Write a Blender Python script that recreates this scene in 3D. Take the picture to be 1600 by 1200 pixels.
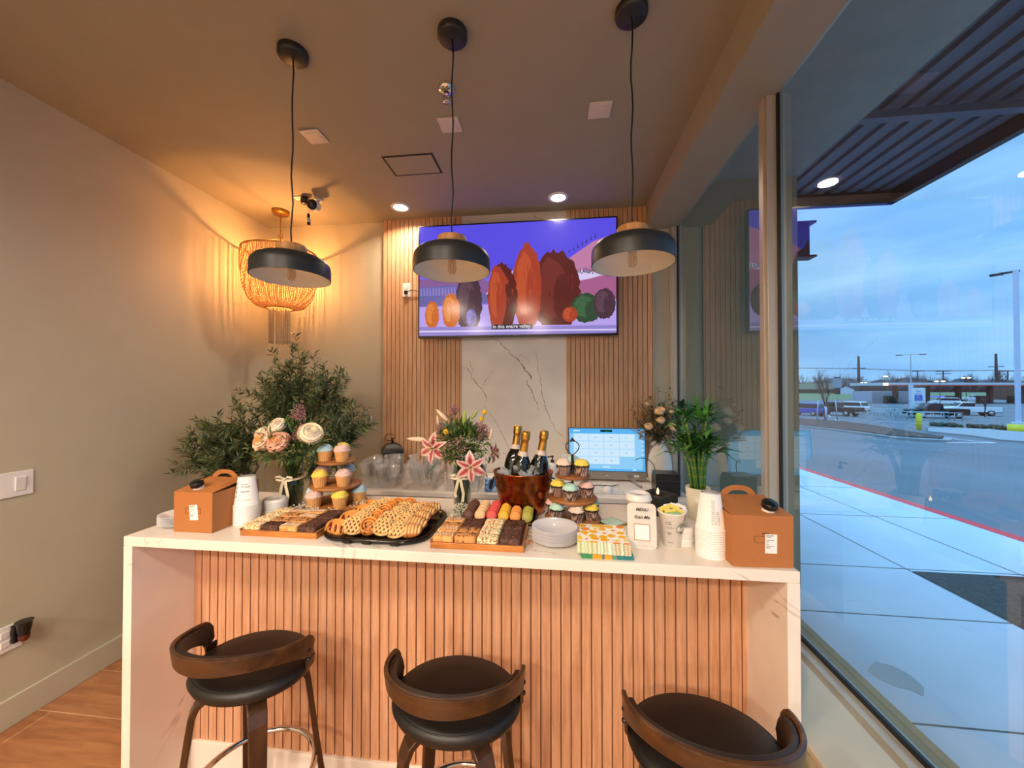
import bpy, math, random
from math import sin, cos, pi, radians, sqrt, atan2
from mathutils import Vector, Matrix
for _o in list(bpy.data.objects): bpy.data.objects.remove(_o, do_unlink=True)
SC = bpy.context.scene
COL = SC.collection
R = radians

# ------------------------------------------------------------------ camera, world, light, exposure
cam_data = bpy.data.cameras.new('camera')
cam_data.sensor_width = 36.0
cam_data.lens = 580.0 / 1600.0 * 36.0
cam_data.clip_start = 0.02
cam_data.clip_end = 3000
cam = bpy.data.objects.new('camera', cam_data)
cam.location = (0, 0, 1.6)
cam.rotation_euler = (R(90.69), 0, R(6.6))
COL.objects.link(cam)
SC.camera = cam

SC.view_settings.view_transform = 'Standard'
SC.view_settings.look = 'None'
SC.view_settings.gamma = 1.0
SC.view_settings.use_curve_mapping = False
SC.view_settings.exposure = 0.0
SC.cycles.use_denoising = True
SC.cycles.max_bounces = 8
SC.cycles.diffuse_bounces = 5
SC.cycles.glossy_bounces = 4
SC.cycles.transmission_bounces = 6
SC.cycles.transparent_max_bounces = 40
SC.cycles.sample_clamp_indirect = 4.0
SC.cycles.caustics_reflective = False
SC.cycles.caustics_refractive = False

def lin(h):
    if isinstance(h, (tuple, list)): return (h[0], h[1], h[2], 1.0)
    h = h.lstrip('#')
    c = [int(h[i:i+2], 16) / 255.0 for i in (0, 2, 4)]
    return tuple([(x / 12.92 if x <= 0.04045 else ((x + 0.055) / 1.055) ** 2.4) for x in c] + [1.0])

# overcast blue dusk sky: a real sky dome of soft cloud bands
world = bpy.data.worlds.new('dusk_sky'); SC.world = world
world.use_nodes = True
wn, wl = world.node_tree.nodes, world.node_tree.links
wn.clear()
w_out = wn.new('ShaderNodeOutputWorld'); w_bg = wn.new('ShaderNodeBackground')
w_tc = wn.new('ShaderNodeTexCoord'); w_map = wn.new('ShaderNodeMapping')
w_map.inputs['Scale'].default_value = (1.2, 1.2, 6.0)
w_noise = wn.new('ShaderNodeTexNoise'); w_noise.inputs['Scale'].default_value = 2.2
w_noise.inputs['Detail'].default_value = 6
w_ramp = wn.new('ShaderNodeValToRGB')
w_ramp.color_ramp.elements[0].position = 0.36; w_ramp.color_ramp.elements[0].color = lin('#7ab4ee')
w_ramp.color_ramp.elements[1].position = 0.66; w_ramp.color_ramp.elements[1].color = lin('#a0d4ff')
wl.new(w_tc.outputs['Generated'], w_map.inputs['Vector']); wl.new(w_map.outputs['Vector'], w_noise.inputs['Vector'])
wl.new(w_noise.outputs['Fac'], w_ramp.inputs['Fac']); wl.new(w_ramp.outputs['Color'], w_bg.inputs['Color'])
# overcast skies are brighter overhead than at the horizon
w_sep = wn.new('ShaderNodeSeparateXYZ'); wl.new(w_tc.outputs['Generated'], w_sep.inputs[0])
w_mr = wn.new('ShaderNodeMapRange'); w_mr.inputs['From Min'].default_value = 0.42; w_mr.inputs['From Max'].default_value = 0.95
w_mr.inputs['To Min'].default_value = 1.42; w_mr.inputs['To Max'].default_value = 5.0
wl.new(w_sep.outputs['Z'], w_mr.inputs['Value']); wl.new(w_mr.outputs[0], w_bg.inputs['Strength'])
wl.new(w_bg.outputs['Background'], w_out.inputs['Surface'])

WARM = (1.0, 0.82, 0.64)
def area_lamp(name, loc, size, power, color=WARM, rot=(0, 0, 0), spread=180):
    l = bpy.data.lights.new(name, 'AREA'); l.shape = 'DISK'; l.size = size; l.energy = power; l.color = color
    l.spread = R(spread)
    o = bpy.data.objects.new(name, l); o.location = loc; o.rotation_euler = rot; COL.objects.link(o); return o
# the shop's own recessed ceiling lamps (their trims and lenses are built further down at the same places)
DOWNLIGHTS = [(-1.225, 2.83), (0.026, 2.82)]
ROOM_LIGHTS = [(-1.75, -0.55), (-0.55, -0.75), (-1.75, -2.3), (-0.35, -2.3), (-1.75, -4.6), (-0.35, -4.6), (-1.75, -7.2), (-0.35, -7.2)]
for x, y in DOWNLIGHTS: area_lamp('downlight_lamp', (x, y, 3.035), 0.11, 9, (1.0, 0.80, 0.60), spread=150)
for x, y in ROOM_LIGHTS: area_lamp('ceiling_lamp', (x, y, 3.03), 0.30, 34 if y > -1 else (105 if y > -5 else 90), WARM, spread=165)
g = bpy.data.lights.new('chandelier_bulb', 'POINT'); g.energy = 32; g.color = (1.0, 0.42, 0.13); g.shadow_soft_size = 0.03
go = bpy.data.objects.new('chandelier_bulb', g); go.location = (-2.20, 2.76, 2.56); COL.objects.link(go)

# ------------------------------------------------------------------ materials
MATS = {}
def newmat(name):
    m = bpy.data.materials.new(name); m.use_nodes = True
    nt = m.node_tree; nt.nodes.clear()
    out = nt.nodes.new('ShaderNodeOutputMaterial'); b = nt.nodes.new('ShaderNodeBsdfPrincipled')
    nt.links.new(b.outputs[0], out.inputs[0])
    return m, nt, b, out
def setp(b, rough=0.5, metal=0.0, spec=0.5):
    b.inputs['Roughness'].default_value = rough; b.inputs['Metallic'].default_value = metal
    b.inputs['Specular IOR Level'].default_value = spec
def coords(nt, scale=(1, 1, 1), rot=(0, 0, 0), loc=(0, 0, 0)):
    tc = nt.nodes.new('ShaderNodeTexCoord'); mp = nt.nodes.new('ShaderNodeMapping')
    mp.inputs['Scale'].default_value = scale; mp.inputs['Rotation'].default_value = rot; mp.inputs['Location'].default_value = loc
    nt.links.new(tc.outputs['Object'], mp.inputs['Vector']); return mp.outputs['Vector']
def noise(nt, vec, scale, detail=3, rough=0.5, dist=0.0):
    n = nt.nodes.new('ShaderNodeTexNoise'); n.inputs['Scale'].default_value = scale; n.inputs['Detail'].default_value = detail
    n.inputs['Roughness'].default_value = rough; n.inputs['Distortion'].default_value = dist
    nt.links.new(vec, n.inputs['Vector']); return n.outputs['Fac']
def ramp(nt, fac, stops):
    r = nt.nodes.new('ShaderNodeValToRGB'); e = r.color_ramp.elements
    while len(e) < len(stops): e.new(0.5)
    for i, (p, c) in enumerate(stops): e[i].position = p; e[i].color = lin(c)
    nt.links.new(fac, r.inputs['Fac']); return r.outputs['Color']
def bump(nt, b, fac, strength=0.2, dist=0.01):
    n = nt.nodes.new('ShaderNodeBump'); n.inputs['Strength'].default_value = strength; n.inputs['Distance'].default_value = dist
    nt.links.new(fac, n.inputs['Height']); nt.links.new(n.outputs['Normal'], b.inputs['Normal'])
def plain(name, col, rough=0.5, metal=0.0, spec=0.5, var=0.06, vscale=8, bmp=0.0, bscale=60, coat=0.0):
    """a slightly uneven procedural surface"""
    if name in MATS: return MATS[name]
    m, nt, b, out = newmat(name); setp(b, rough, metal, spec)
    c = lin(col); v = coords(nt)
    a = tuple(max(0, x * (1 - var)) for x in c[:3]); d = tuple(min(1, x * (1 + var)) for x in c[:3])
    nt.links.new(ramp(nt, noise(nt, v, vscale), [(0.3, a), (0.7, d)]), b.inputs['Base Color'])
    if bmp: bump(nt, b, noise(nt, v, bscale, 4), bmp, 0.004)
    if coat: b.inputs['Coat Weight'].default_value = coat; b.inputs['Coat Roughness'].default_value = 0.08
    MATS[name] = m; return m
def wood(name, c1, c2, c3, axis='z', scale=14, rough=0.45, stretch=14, bmp=0.05):
    if name in MATS: return MATS[name]
    m, nt, b, out = newmat(name); setp(b, rough)
    s = [stretch, stretch, stretch]; s['xyz'.index(axis)] = 1.0
    v = coords(nt, tuple(s))
    n1 = noise(nt, v, scale / 10.0, 5, 0.6, 0.6); n2 = noise(nt, v, scale, 3, 0.7)
    mx = nt.nodes.new('ShaderNodeMath'); mx.operation = 'MULTIPLY_ADD'; mx.inputs[1].default_value = 0.35
    nt.links.new(n2, mx.inputs[0]); nt.links.new(n1, mx.inputs[2])
    nt.links.new(ramp(nt, mx.outputs[0], [(0.45, c1), (0.66, c2), (0.9, c3)]), b.inputs['Base Color'])
    bump(nt, b, mx.outputs[0], bmp, 0.002)
    MATS[name] = m; return m
def marble(name, base='#ece4d8', vein='#a58f80', scale=1.1, width=0.012, rough=0.12):
    if name in MATS: return MATS[name]
    m, nt, b, out = newmat(name); setp(b, rough)
    v = coords(nt, (1, 1, 1), (0.4, 0.3, 0.75))
    n = noise(nt, v, scale, 5, 0.62, 0.9)
    d = nt.nodes.new('ShaderNodeMath'); d.operation = 'SUBTRACT'; d.inputs[1].default_value = 0.5; nt.links.new(n, d.inputs[0])
    ab = nt.nodes.new('ShaderNodeMath'); ab.operation = 'ABSOLUTE'; nt.links.new(d.outputs[0], ab.inputs[0])
    mr = nt.nodes.new('ShaderNodeMapRange'); mr.inputs['From Min'].default_value = 0.0; mr.inputs['From Max'].default_value = width
    mr.inputs['To Min'].default_value = 1.0; mr.inputs['To Max'].default_value = 0.0; nt.links.new(ab.outputs[0], mr.inputs['Value'])
    gate = noise(nt, v, scale * 1.7, 2)
    gr = nt.nodes.new('ShaderNodeMapRange'); gr.inputs['From Min'].default_value = 0.50; gr.inputs['From Max'].default_value = 0.62
    nt.links.new(gate, gr.inputs['Value'])
    mu = nt.nodes.new('ShaderNodeMath'); mu.operation = 'MULTIPLY'; nt.links.new(mr.outputs[0], mu.inputs[0]); nt.links.new(gr.outputs[0], mu.inputs[1])
    cloud = ramp(nt, noise(nt, v, scale * 2.2, 3), [(0.35, base), (0.8, '#dcd4ca')])
    mixn = nt.nodes.new('ShaderNodeMix'); mixn.data_type = 'RGBA'; mixn.inputs['B'].default_value = lin(vein)
    mixn.inputs[7].default_value = lin(vein)
    nt.links.new(mu.outputs[0], mixn.inputs[0]); nt.links.new(cloud, mixn.inputs[6])
    nt.links.new(mixn.outputs[2], b.inputs['Base Color'])
    MATS[name] = m; return m
def speck(name, c1, c2, scale=90, thr=0.55, rough=0.7, bmp=0.5, soft=0.06):
    """two-colour crumbs"""
    if name in MATS: return MATS[name]
    m, nt, b, out = newmat(name); setp(b, rough)
    v = coords(nt); n = noise(nt, v, scale, 2, 0.6)
    nt.links.new(ramp(nt, n, [(thr - soft, c1), (thr + soft, c2)]), b.inputs['Base Color'])
    if bmp: bump(nt, b, n, bmp, 0.003)
    MATS[name] = m; return m
def stripes(name, c1, c2, scale=60, axis='X', rough=0.7, lo=0.35, hi=0.6, dist=1.5):
    if name in MATS: return MATS[name]
    m, nt, b, out = newmat(name); setp(b, rough)
    v = coords(nt); w = nt.nodes.new('ShaderNodeTexWave'); w.bands_direction = axis; w.inputs['Scale'].default_value = scale
    w.inputs['Distortion'].default_value = dist; w.inputs['Detail'].default_value = 1; nt.links.new(v, w.inputs['Vector'])
    nt.links.new(ramp(nt, w.outputs['Fac'], [(lo, c1), (hi, c2)]), b.inputs['Base Color'])
    MATS[name] = m; return m
def glow(name, col, strength=1.0):
    if name in MATS: return MATS[name]
    m = bpy.data.materials.new(name); m.use_nodes = True; nt = m.node_tree; nt.nodes.clear()
    out = nt.nodes.new('ShaderNodeOutputMaterial'); e = nt.nodes.new('ShaderNodeEmission')
    e.inputs['Color'].default_value = lin(col); e.inputs['Strength'].default_value = strength
    nt.links.new(e.outputs[0], out.inputs[0]); MATS[name] = m; return m
def screen(name, col, strength=1.0):
    """glossy display panel that gives off its own light"""
    if name in MATS: return MATS[name]
    m, nt, b, out = newmat(name); setp(b, 0.14, 0, 0.5); b.inputs['Base Color'].default_value = (0.004, 0.004, 0.005, 1)
    b.inputs['Emission Color'].default_value = lin(col); b.inputs['Emission Strength'].default_value = strength; MATS[name] = m; return m
def clear(name, tint='#ffffff', r0=0.04, power=5.0, rough=0.02, body=0.0, bodycol='#ffffff', gain=1.0):
    """thin clear sheet: straight-through glass whose front faces mirror by a Schlick curve; body adds a milky part"""
    if name in MATS: return MATS[name]
    m = bpy.data.materials.new(name); m.use_nodes = True; nt = m.node_tree; nt.nodes.clear()
    N = nt.nodes.new; L = nt.links.new
    out = N('ShaderNodeOutputMaterial'); tr = N('ShaderNodeBsdfTransparent'); gl = N('ShaderNodeBsdfGlossy')
    tr.inputs['Color'].default_value = lin(tint); gl.inputs['Roughness'].default_value = rough
    lw = N('ShaderNodeLayerWeight'); lw.inputs['Blend'].default_value = 0.5
    pw = N('ShaderNodeMath'); pw.operation = 'POWER'; pw.inputs[1].default_value = power; L(lw.outputs['Facing'], pw.inputs[0])
    ma = N('ShaderNodeMath'); ma.operation = 'MULTIPLY_ADD'; ma.inputs[1].default_value = (1 - r0) * gain; ma.inputs[2].default_value = r0
    L(pw.outputs[0], ma.inputs[0])
    ge = N('ShaderNodeNewGeometry'); inv = N('ShaderNodeMath'); inv.operation = 'SUBTRACT'; inv.inputs[0].default_value = 1.0
    L(ge.outputs['Backfacing'], inv.inputs[1])
    mu = N('ShaderNodeMath'); mu.operation = 'MULTIPLY'; mu.use_clamp = True; L(ma.outputs[0], mu.inputs[0]); L(inv.outputs[0], mu.inputs[1])
    mx = N('ShaderNodeMixShader'); L(mu.outputs[0], mx.inputs[0]); L(tr.outputs[0], mx.inputs[1]); L(gl.outputs[0], mx.inputs[2])
    last = mx.outputs[0]
    if body > 0:
        df = N('ShaderNodeBsdfDiffuse'); df.inputs['Color'].default_value = lin(bodycol)
        m2 = N('ShaderNodeMixShader'); m2.inputs[0].default_value = body; L(last, m2.inputs[1]); L(df.outputs[0], m2.inputs[2]); last = m2.outputs[0]
    L(last, out.inputs[0]); MATS[name] = m; return m

# ------------------------------------------------------------------ mesh builder
def mt(loc=(0, 0, 0), rot=(0, 0, 0), sc=(1, 1, 1)):
    from mathutils import Euler
    return Matrix.Translation(Vector(loc)) @ Euler(rot).to_matrix().to_4x4() @ Matrix.Diagonal((sc[0], sc[1], sc[2], 1))
class MB:
    def __init__(s): s.v = []; s.f = []; s.m = []; s.s = []; s.M = Matrix()
    def add(s, vs, fs, m=0, smooth=False):
        o = len(s.v); M = s.M
        s.v += [tuple(M @ Vector(p)) for p in vs]
        s.f += [tuple(i + o for i in f) for f in fs]; s.m += [m] * len(fs); s.s += [smooth] * len(fs); return s
    def box(s, c, d, m=0, rot=None):
        x, y, z = d[0] / 2, d[1] / 2, d[2] / 2
        vs = [(i, j, k) for i in (-x, x) for j in (-y, y) for k in (-z, z)]
        if rot is not None:
            from mathutils import Euler
            Rm = Euler(rot).to_matrix(); vs = [tuple(Rm @ Vector(p)) for p in vs]
        vs = [(p[0] + c[0], p[1] + c[1], p[2] + c[2]) for p in vs]
        return s.add(vs, [(0, 1, 3, 2), (4, 6, 7, 5), (0, 4, 5, 1), (2, 3, 7, 6), (0, 2, 6, 4), (1, 5, 7, 3)], m)
    def bb(s, x0, x1, y0, y1, z0, z1, m=0): return s.box(((x0+x1)/2, (y0+y1)/2, (z0+z1)/2), (x1-x0, y1-y0, z1-z0), m)
    def lathe(s, prof, n=32, c=(0, 0, 0), m=0, smooth=True, caps=True, sx=1.0, sy=1.0):
        vs = []; fs = []; k = len(prof)
        for i in range(n):
            a = 2 * pi * i / n
            for r, z in prof: vs.append((c[0] + r * cos(a) * sx, c[1] + r * sin(a) * sy, c[2] + z))
        for i in range(n):
            j = (i + 1) % n
            for q in range(k - 1): fs.append((i*k+q, j*k+q, j*k+q+1, i*k+q+1))
        s.add(vs, fs, m, smooth)
        if caps:
            if prof[0][0] > 1e-6: s.add([vs[i*k] for i in range(n)][::-1], [tuple(range(n))], m)
            if prof[-1][0] > 1e-6: s.add([vs[i*k+k-1] for i in range(n)], [tuple(range(n))], m)
        return s
    def tube(s, pts, r, n=8, m=0, closed=False, smooth=True, flat=1.0):
        pts = [Vector(p) for p in pts]; k = len(pts); vs = []; fs = []
        up = Vector((0, 0, 1)); prev = None
        for i, p in enumerate(pts):
            if closed: t = pts[(i+1) % k] - pts[i-1]
            else: t = pts[min(i+1, k-1)] - pts[max(i-1, 0)]
            if t.length < 1e-9: t = Vector((0, 0, 1))
            t.normalize()
            if prev is None:
                a = up if abs(t.z) < 0.9 else Vector((1, 0, 0)); u = t.cross(a).normalized()
            else:
                u = (prev - t * prev.dot(t))
                u = u.normalized() if u.length > 1e-6 else t.cross(up).normalized()
            prev = u; w = t.cross(u)
            rr = r[i] if isinstance(r, (list, tuple)) else r
            for q in range(n):
                a = 2 * pi * q / n; vs.append(tuple(p + u * (rr * cos(a)) + w * (rr * flat * sin(a))))
        for i in range(k if closed else k - 1):
            j = (i + 1) % k
            for q in range(n):
                q2 = (q + 1) % n; fs.append((i*n+q, i*n+q2, j*n+q2, j*n+q))
        if not closed: fs += [tuple(range(n))[::-1], tuple((k-1)*n+q for q in range(n))]
        return s.add(vs, fs, m, smooth)
    def sweep(s, pts, wdir, w, th, m=0, smooth=False):
        """flat strap through pts: w along wdir, th across"""
        pts = [Vector(p) for p in pts]; k = len(pts); vs = []; fs = []
        for i, p in enumerate(pts):
            t = (pts[min(i+1, k-1)] - pts[max(i-1, 0)]).normalized()
            wd = Vector(wdir[i] if isinstance(wdir, list) else wdir); wd = (wd - t * wd.dot(t)).normalized(); nn = t.cross(wd)
            ww = (w[i] if isinstance(w, list) else w) / 2
            for a, b in ((-1, -1), (1, -1), (1, 1), (-1, 1)): vs.append(tuple(p + wd * (a * ww) + nn * (b * th / 2)))
        for i in range(k - 1):
            for q in range(4):
                q2 = (q + 1) % 4; fs.append((i*4+q, i*4+q2, i*4+4+q2, i*4+4+q))
        fs += [(3, 2, 1, 0), tuple((k-1)*4+q for q in range(4))]
        return s.add(vs, fs, m, smooth)
    def ball(s, c, r, sc=(1, 1, 1), n=12, h=8, m=0, rot=None, fn=None):
        vs = []; fs = []
        for i in range(h + 1):
            t = pi * i / h
            for j in range(n):
                a = 2 * pi * j / n; p = Vector((sin(t) * cos(a), sin(t) * sin(a), cos(t)))
                if fn: p = p * fn(p)
                p = Vector((p.x * sc[0] * r, p.y * sc[1] * r, p.z * sc[2] * r))
                if rot is not None:
                    from mathutils import Euler
                    p = Euler(rot).to_matrix() @ p
                vs.append((p.x + c[0], p.y + c[1], p.z + c[2]))
        for i in range(h):
            for j in range(n):
                k = (j + 1) % n; fs.append((i*n+j, (i+1)*n+j, (i+1)*n+k, i*n+k))
        return s.add(vs, fs, m, True)
    def prism(s, poly, z0, z1, m=0, ax='z'):
        n = len(poly)
        def P(a, b, z): return (a, b, z) if ax == 'z' else ((a, z, b) if ax == 'y' else (z, a, b))
        vs = [P(a, b, z0) for a, b in poly] + [P(a, b, z1) for a, b in poly]
        fs = [tuple(range(n))[::-1], tuple(range(n, 2*n))] + [(i, (i+1) % n, n+(i+1) % n, n+i) for i in range(n)]
        return s.add(vs, fs, m)
    def leaf(s, p, d, up, L, W, m=0, bend=0.15):
        p = Vector(p); d = Vector(d).normalized(); up = Vector(up)
        side = d.cross(up); side = side.normalized() if side.length > 1e-4 else Vector((1, 0, 0))
        n = side.cross(d)
        a = p; b1 = p + d * L * .4 + side * W / 2 + n * bend * L * .3; b2 = p + d * L * .4 - side * W / 2 + n * bend * L * .3
        mid = p + d * L * .45 + n * bend * L * .2; tip = p + d * L - n * bend * L * .3
        return s.add([tuple(q) for q in (a, b1, tip, b2, mid)], [(0, 1, 4), (1, 2, 4), (0, 4, 3), (4, 2, 3)], m, True)
    def mesh(s, name, mats):
        me = bpy.data.meshes.new(name); me.from_pydata(s.v, [], s.f)
        for m in (mats if isinstance(mats, (list, tuple)) else [mats]): me.materials.append(m)
        me.polygons.foreach_set('material_index', s.m); me.polygons.foreach_set('use_smooth', s.s); me.update()
        return me
    def build(s, name, mats, parent=None, loc=(0, 0, 0), rot=(0, 0, 0), bevel=0, seg=2, label=None, sub=0):
        o = bpy.data.objects.new(name, s.mesh(name, mats)); COL.objects.link(o)
        o.location = loc; o.rotation_euler = rot
        if parent is not None: o.parent = parent
        if bevel:
            b = o.modifiers.new('bevel', 'BEVEL'); b.width = bevel; b.segments = seg; b.limit_method = 'ANGLE'; b.angle_limit = R(40)
        if sub:
            b = o.modifiers.new('sub', 'SUBSURF'); b.levels = sub; b.render_levels = sub
        if label: o['label'] = label
        return o
def tag(o, label, cat, group=None, kind=None):
    o['label'] = label; o['category'] = cat
    if group: o['group'] = group
    if kind: o['kind'] = kind
    return o
def thing(name, label, cat, loc=(0, 0, 0), rz=0.0, group=None, rot=None):
    o = bpy.data.objects.new(name, None); o.empty_display_size = 0.05; COL.objects.link(o)
    o.location = loc; o.rotation_euler = rot if rot else (0, 0, rz); return tag(o, label, cat, group)
def structure(o, label=None):
    o['kind'] = 'structure'
    if label: o['label'] = label
    return o
KIDS = {}
def dup(root, loc, rot=(0, 0, 0), label=None, group=None, scale=None):
    r = root.copy(); COL.objects.link(r); r.location = loc; r.rotation_euler = rot
    if label: r['label'] = label
    if group: r['group'] = group
    if scale: r.scale = scale
    def rec(src, dst):
        for ch in list(src.children):
            c = ch.copy(); COL.objects.link(c); c.parent = dst; rec(ch, c)
    rec(root, r); return r
def lettering(body, size, mat, parent, loc, rot=(R(90), 0, 0), align='CENTER', name='lettering', ext=0.0002, shear=0.0, bold=0):
    cu = bpy.data.curves.new(name, 'FONT'); cu.body = body; cu.size = size; cu.align_x = align; cu.align_y = 'CENTER'
    cu.extrude = ext; cu.shear = shear; cu.offset = bold; cu.materials.append(mat)
    tmp = bpy.data.objects.new(name + '_curve', cu); me = bpy.data.meshes.new_from_object(tmp)
    if not me.materials: me.materials.append(mat)
    bpy.data.objects.remove(tmp)
    o = bpy.data.objects.new(name, me); COL.objects.link(o); o.location = loc; o.rotation_euler = rot
    if parent is not None: o.parent = parent
    return o
ORD = ['first', 'second', 'third', 'fourth', 'fifth', 'sixth', 'seventh', 'eighth', 'ninth', 'tenth', 'eleventh', 'twelfth', 'thirteenth', 'fourteenth', 'fifteenth', 'sixteenth', 'seventeenth', 'eighteenth', 'nineteenth', 'twentieth']

# shared materials
M_wall = plain('greige_paint', '#bdb8a0', 0.55, var=0.02, bmp=0.04, bscale=180)
M_ceil = plain('ceiling_paint', '#999380', 0.7, var=0.02, bmp=0.03, bscale=200)
M_trimpaint = plain('trim_paint', '#c0bba6', 0.35, var=0.02)
M_frame = plain('window_aluminium', '#b9b2a4', 0.35, 0.3, var=0.03)
M_gasket = plain('black_gasket', '#08090c', 0.4)
M_slat = wood('oak_slat', '#b98a62', '#cfa27a', '#ddb48d', 'z', 40, 0.5, 22)
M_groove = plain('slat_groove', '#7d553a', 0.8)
M_marble = marble('white_marble', '#f2eadf', '#a58f80', width=0.009)
M_black = plain('black_metal', '#1a1d20', 0.45)
M_blackpl = plain('black_plastic', '#0c0d0f', 0.3)
M_white = plain('white_plastic', '#ecebe7', 0.35, var=0.02)
M_paper = plain('white_paper', '#fbf9f5', 0.55, var=0.02)
M_ink = plain('dark_ink', '#2b2a2a', 0.6)
M_chrome = plain('chrome', '#d8d8d8', 0.12, 1.0)
M_brass = plain('brass', '#b98a3c', 0.3, 1.0)
M_kraft = plain('kraft_card', '#b0703a', 0.6, var=0.05, bmp=0.05)
M_glasspane = clear('window_glass', '#f6faf9', 0.055, 2.3, 0.0, gain=1.0)
M_vaseglass = clear('vase_glass', '#eef1ea', 0.05, 3.0, 0.03)
M_clearpl = clear('clear_plastic', '#ffffff', 0.08, 2.0, 0.16, body=0.11, bodycol='#ffffff')
M_clearbin = clear('clear_bin', '#ffffff', 0.07, 2.2, 0.12, body=0.08, bodycol='#ffffff')
M_frost = clear('frosted_acrylic', '#f6f4f0', 0.05, 4.0, 0.2, body=0.6, bodycol='#fbf8f2')
M_green = speck('olive_leaf', '#2f3b22', '#55653c', 14, 0.5, 0.55, 0, 0.1)
M_bark = wood('bark', '#4a3a2c', '#6e5b49', '#8a765f', 'z', 14, 0.8)
M_walnut = wood('walnut', '#2a1809', '#452a12', '#5e3c1d', 'x', 30, 0.35, 8)
M_walnutz = wood('walnut_leg', '#261509', '#3d2410', '#523417', 'z', 30, 0.35, 8)
M_leather = plain('black_leather', '#0c0a09', 0.46, bmp=0.15, bscale=300)
M_acacia = wood('acacia_wood', '#6a3c1c', '#9a6034', '#bb8148', 'x', 22, 0.4, 7)
M_acaciab = wood('acacia_board', '#8a4c22', '#bb7434', '#d9964e', 'x', 26, 0.4, 9)

# ================================================================== THE ROOM
XL, YB, YR, ZC = -2.57, 3.07, -9.0, 3.05
# floor of wood-look plank tiles
m, nt, b, out = newmat('plank_tile_floor'); setp(b, 0.35)
v = coords(nt, (1, 1, 1), (0, 0, 0), (0.08, -0.007, 0))
br = nt.nodes.new('ShaderNodeTexBrick'); br.inputs['Scale'].default_value = 1.0; br.inputs['Brick Width'].default_value = 1.2
br.inputs['Row Height'].default_value = 0.263; br.inputs['Mortar Size'].default_value = 0.0028; br.offset = 0.14; br.inputs['Mortar Smooth'].default_value = 0.2
br.inputs['Color1'].default_value = lin('#c09570'); br.inputs['Color2'].default_value = lin('#ac7f5a'); br.inputs['Mortar'].default_value = lin('#dcc8ac')
nt.links.new(v, br.inputs['Vector'])
v2 = coords(nt, (1.2, 9, 9)); gcol = ramp(nt, noise(nt, v2, 3, 5, 0.6, 0.5), [(0.3, '#b98d6c'), (0.7, '#ffe6cc')])
mx = nt.nodes.new('ShaderNodeMix'); mx.data_type = 'RGBA'; mx.blend_type = 'MULTIPLY'; mx.inputs[0].default_value = 0.75
nt.links.new(br.outputs['Color'], mx.inputs[6]); nt.links.new(gcol, mx.inputs[7]); nt.links.new(mx.outputs[2], b.inputs['Base Color'])
M_floor = m
structure(MB().bb(XL - .1, .80, YR, YB + .1, -.1, 0).build('floor', M_floor))
structure(MB().bb(XL - .1, .72, YR, YB + .1, ZC, ZC + .12).build('ceiling', M_ceil))
structure(MB().bb(XL - .12, XL, YR, YB + .1, 0, ZC).build('wall_left', M_wall))
structure(MB().bb(XL - .12, 1.0, YB, YB + .1, 0, ZC + .1).build('wall_back', M_wall))
structure(MB().bb(XL - .12, 1.0, YR - .1, YR, 0, ZC).build('wall_rear', M_wall))
# right wall: knee wall under the window, bulkhead above it
structure(MB().bb(.72, 1.0, YR, YB, 0, .585).build('wall_right', M_wall))
structure(MB().bb(.72, .96, YR, YB, 2.875, ZC + .12).bb(.885, 1.02, YR, YB, 2.93, ZC + .12).build('trim_1', M_ceil), 'painted bulkhead running above the shop window')
structure(MB().bb(.70, .90, YR, YB, .585, .605).build('trim_2', M_trimpaint, bevel=.003), 'painted window ledge under the shop window')
structure(MB().bb(XL, XL + .014, YR, YB, 0, .136).build('baseboard_left', M_trimpaint, bevel=.003))
structure(MB().bb(XL + .014, -1.49, YB - .014, YB, 0, .136).build('baseboard_back', M_trimpaint, bevel=.003))

# windows: panes between aluminium mullions
def window(n, y0, y1):
    f = MB()
    f.bb(.885, .99, y0, y1, 2.90, 2.95).bb(.915, .99, y0, y1, .585, .615)          # head, sill
    f.bb(.872, .93, y0, y1, .585, .600)
    w = structure(f.build('window_%d' % n, M_frame, bevel=.002), 'tall fixed shop window pane in an aluminium frame')
    MB().bb(.9635, .9695, y0 + .01, y1 - .01, .617, 2.898).build('pane', M_glasspane, w)
    gk = MB()
    for z0, z1 in ((.615, .632), (2.884, 2.90)): gk.bb(.953, .963, y0, y1, z0, z1)
    gk.bb(.953, .963, y0, y0 + .012, .615, 2.90).bb(.953, .963, y1 - .012, y1, .615, 2.90)
    gk.build('gasket', M_gasket, w); return w
window(1, 1.775, 3.035); window(2, -.60, 1.716); window(3, -2.95, -.66); window(4, -5.3, -3.01); window(5, -9.0, -5.36)
for i, (y0, y1) in enumerate([(1.716, 1.775), (-.66, -.60), (-3.01, -2.95), (-5.36, -5.3), (3.035, 3.07)]):
    structure(MB().bb(.915, .99, y0, y1, .60, 2.90).bb(.905, .92, y0 + .012, y1 - .012, .60, 2.90).build('trim_%d' % (i + 3), M_frame, bevel=.0015), 'aluminium window mullion')

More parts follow.
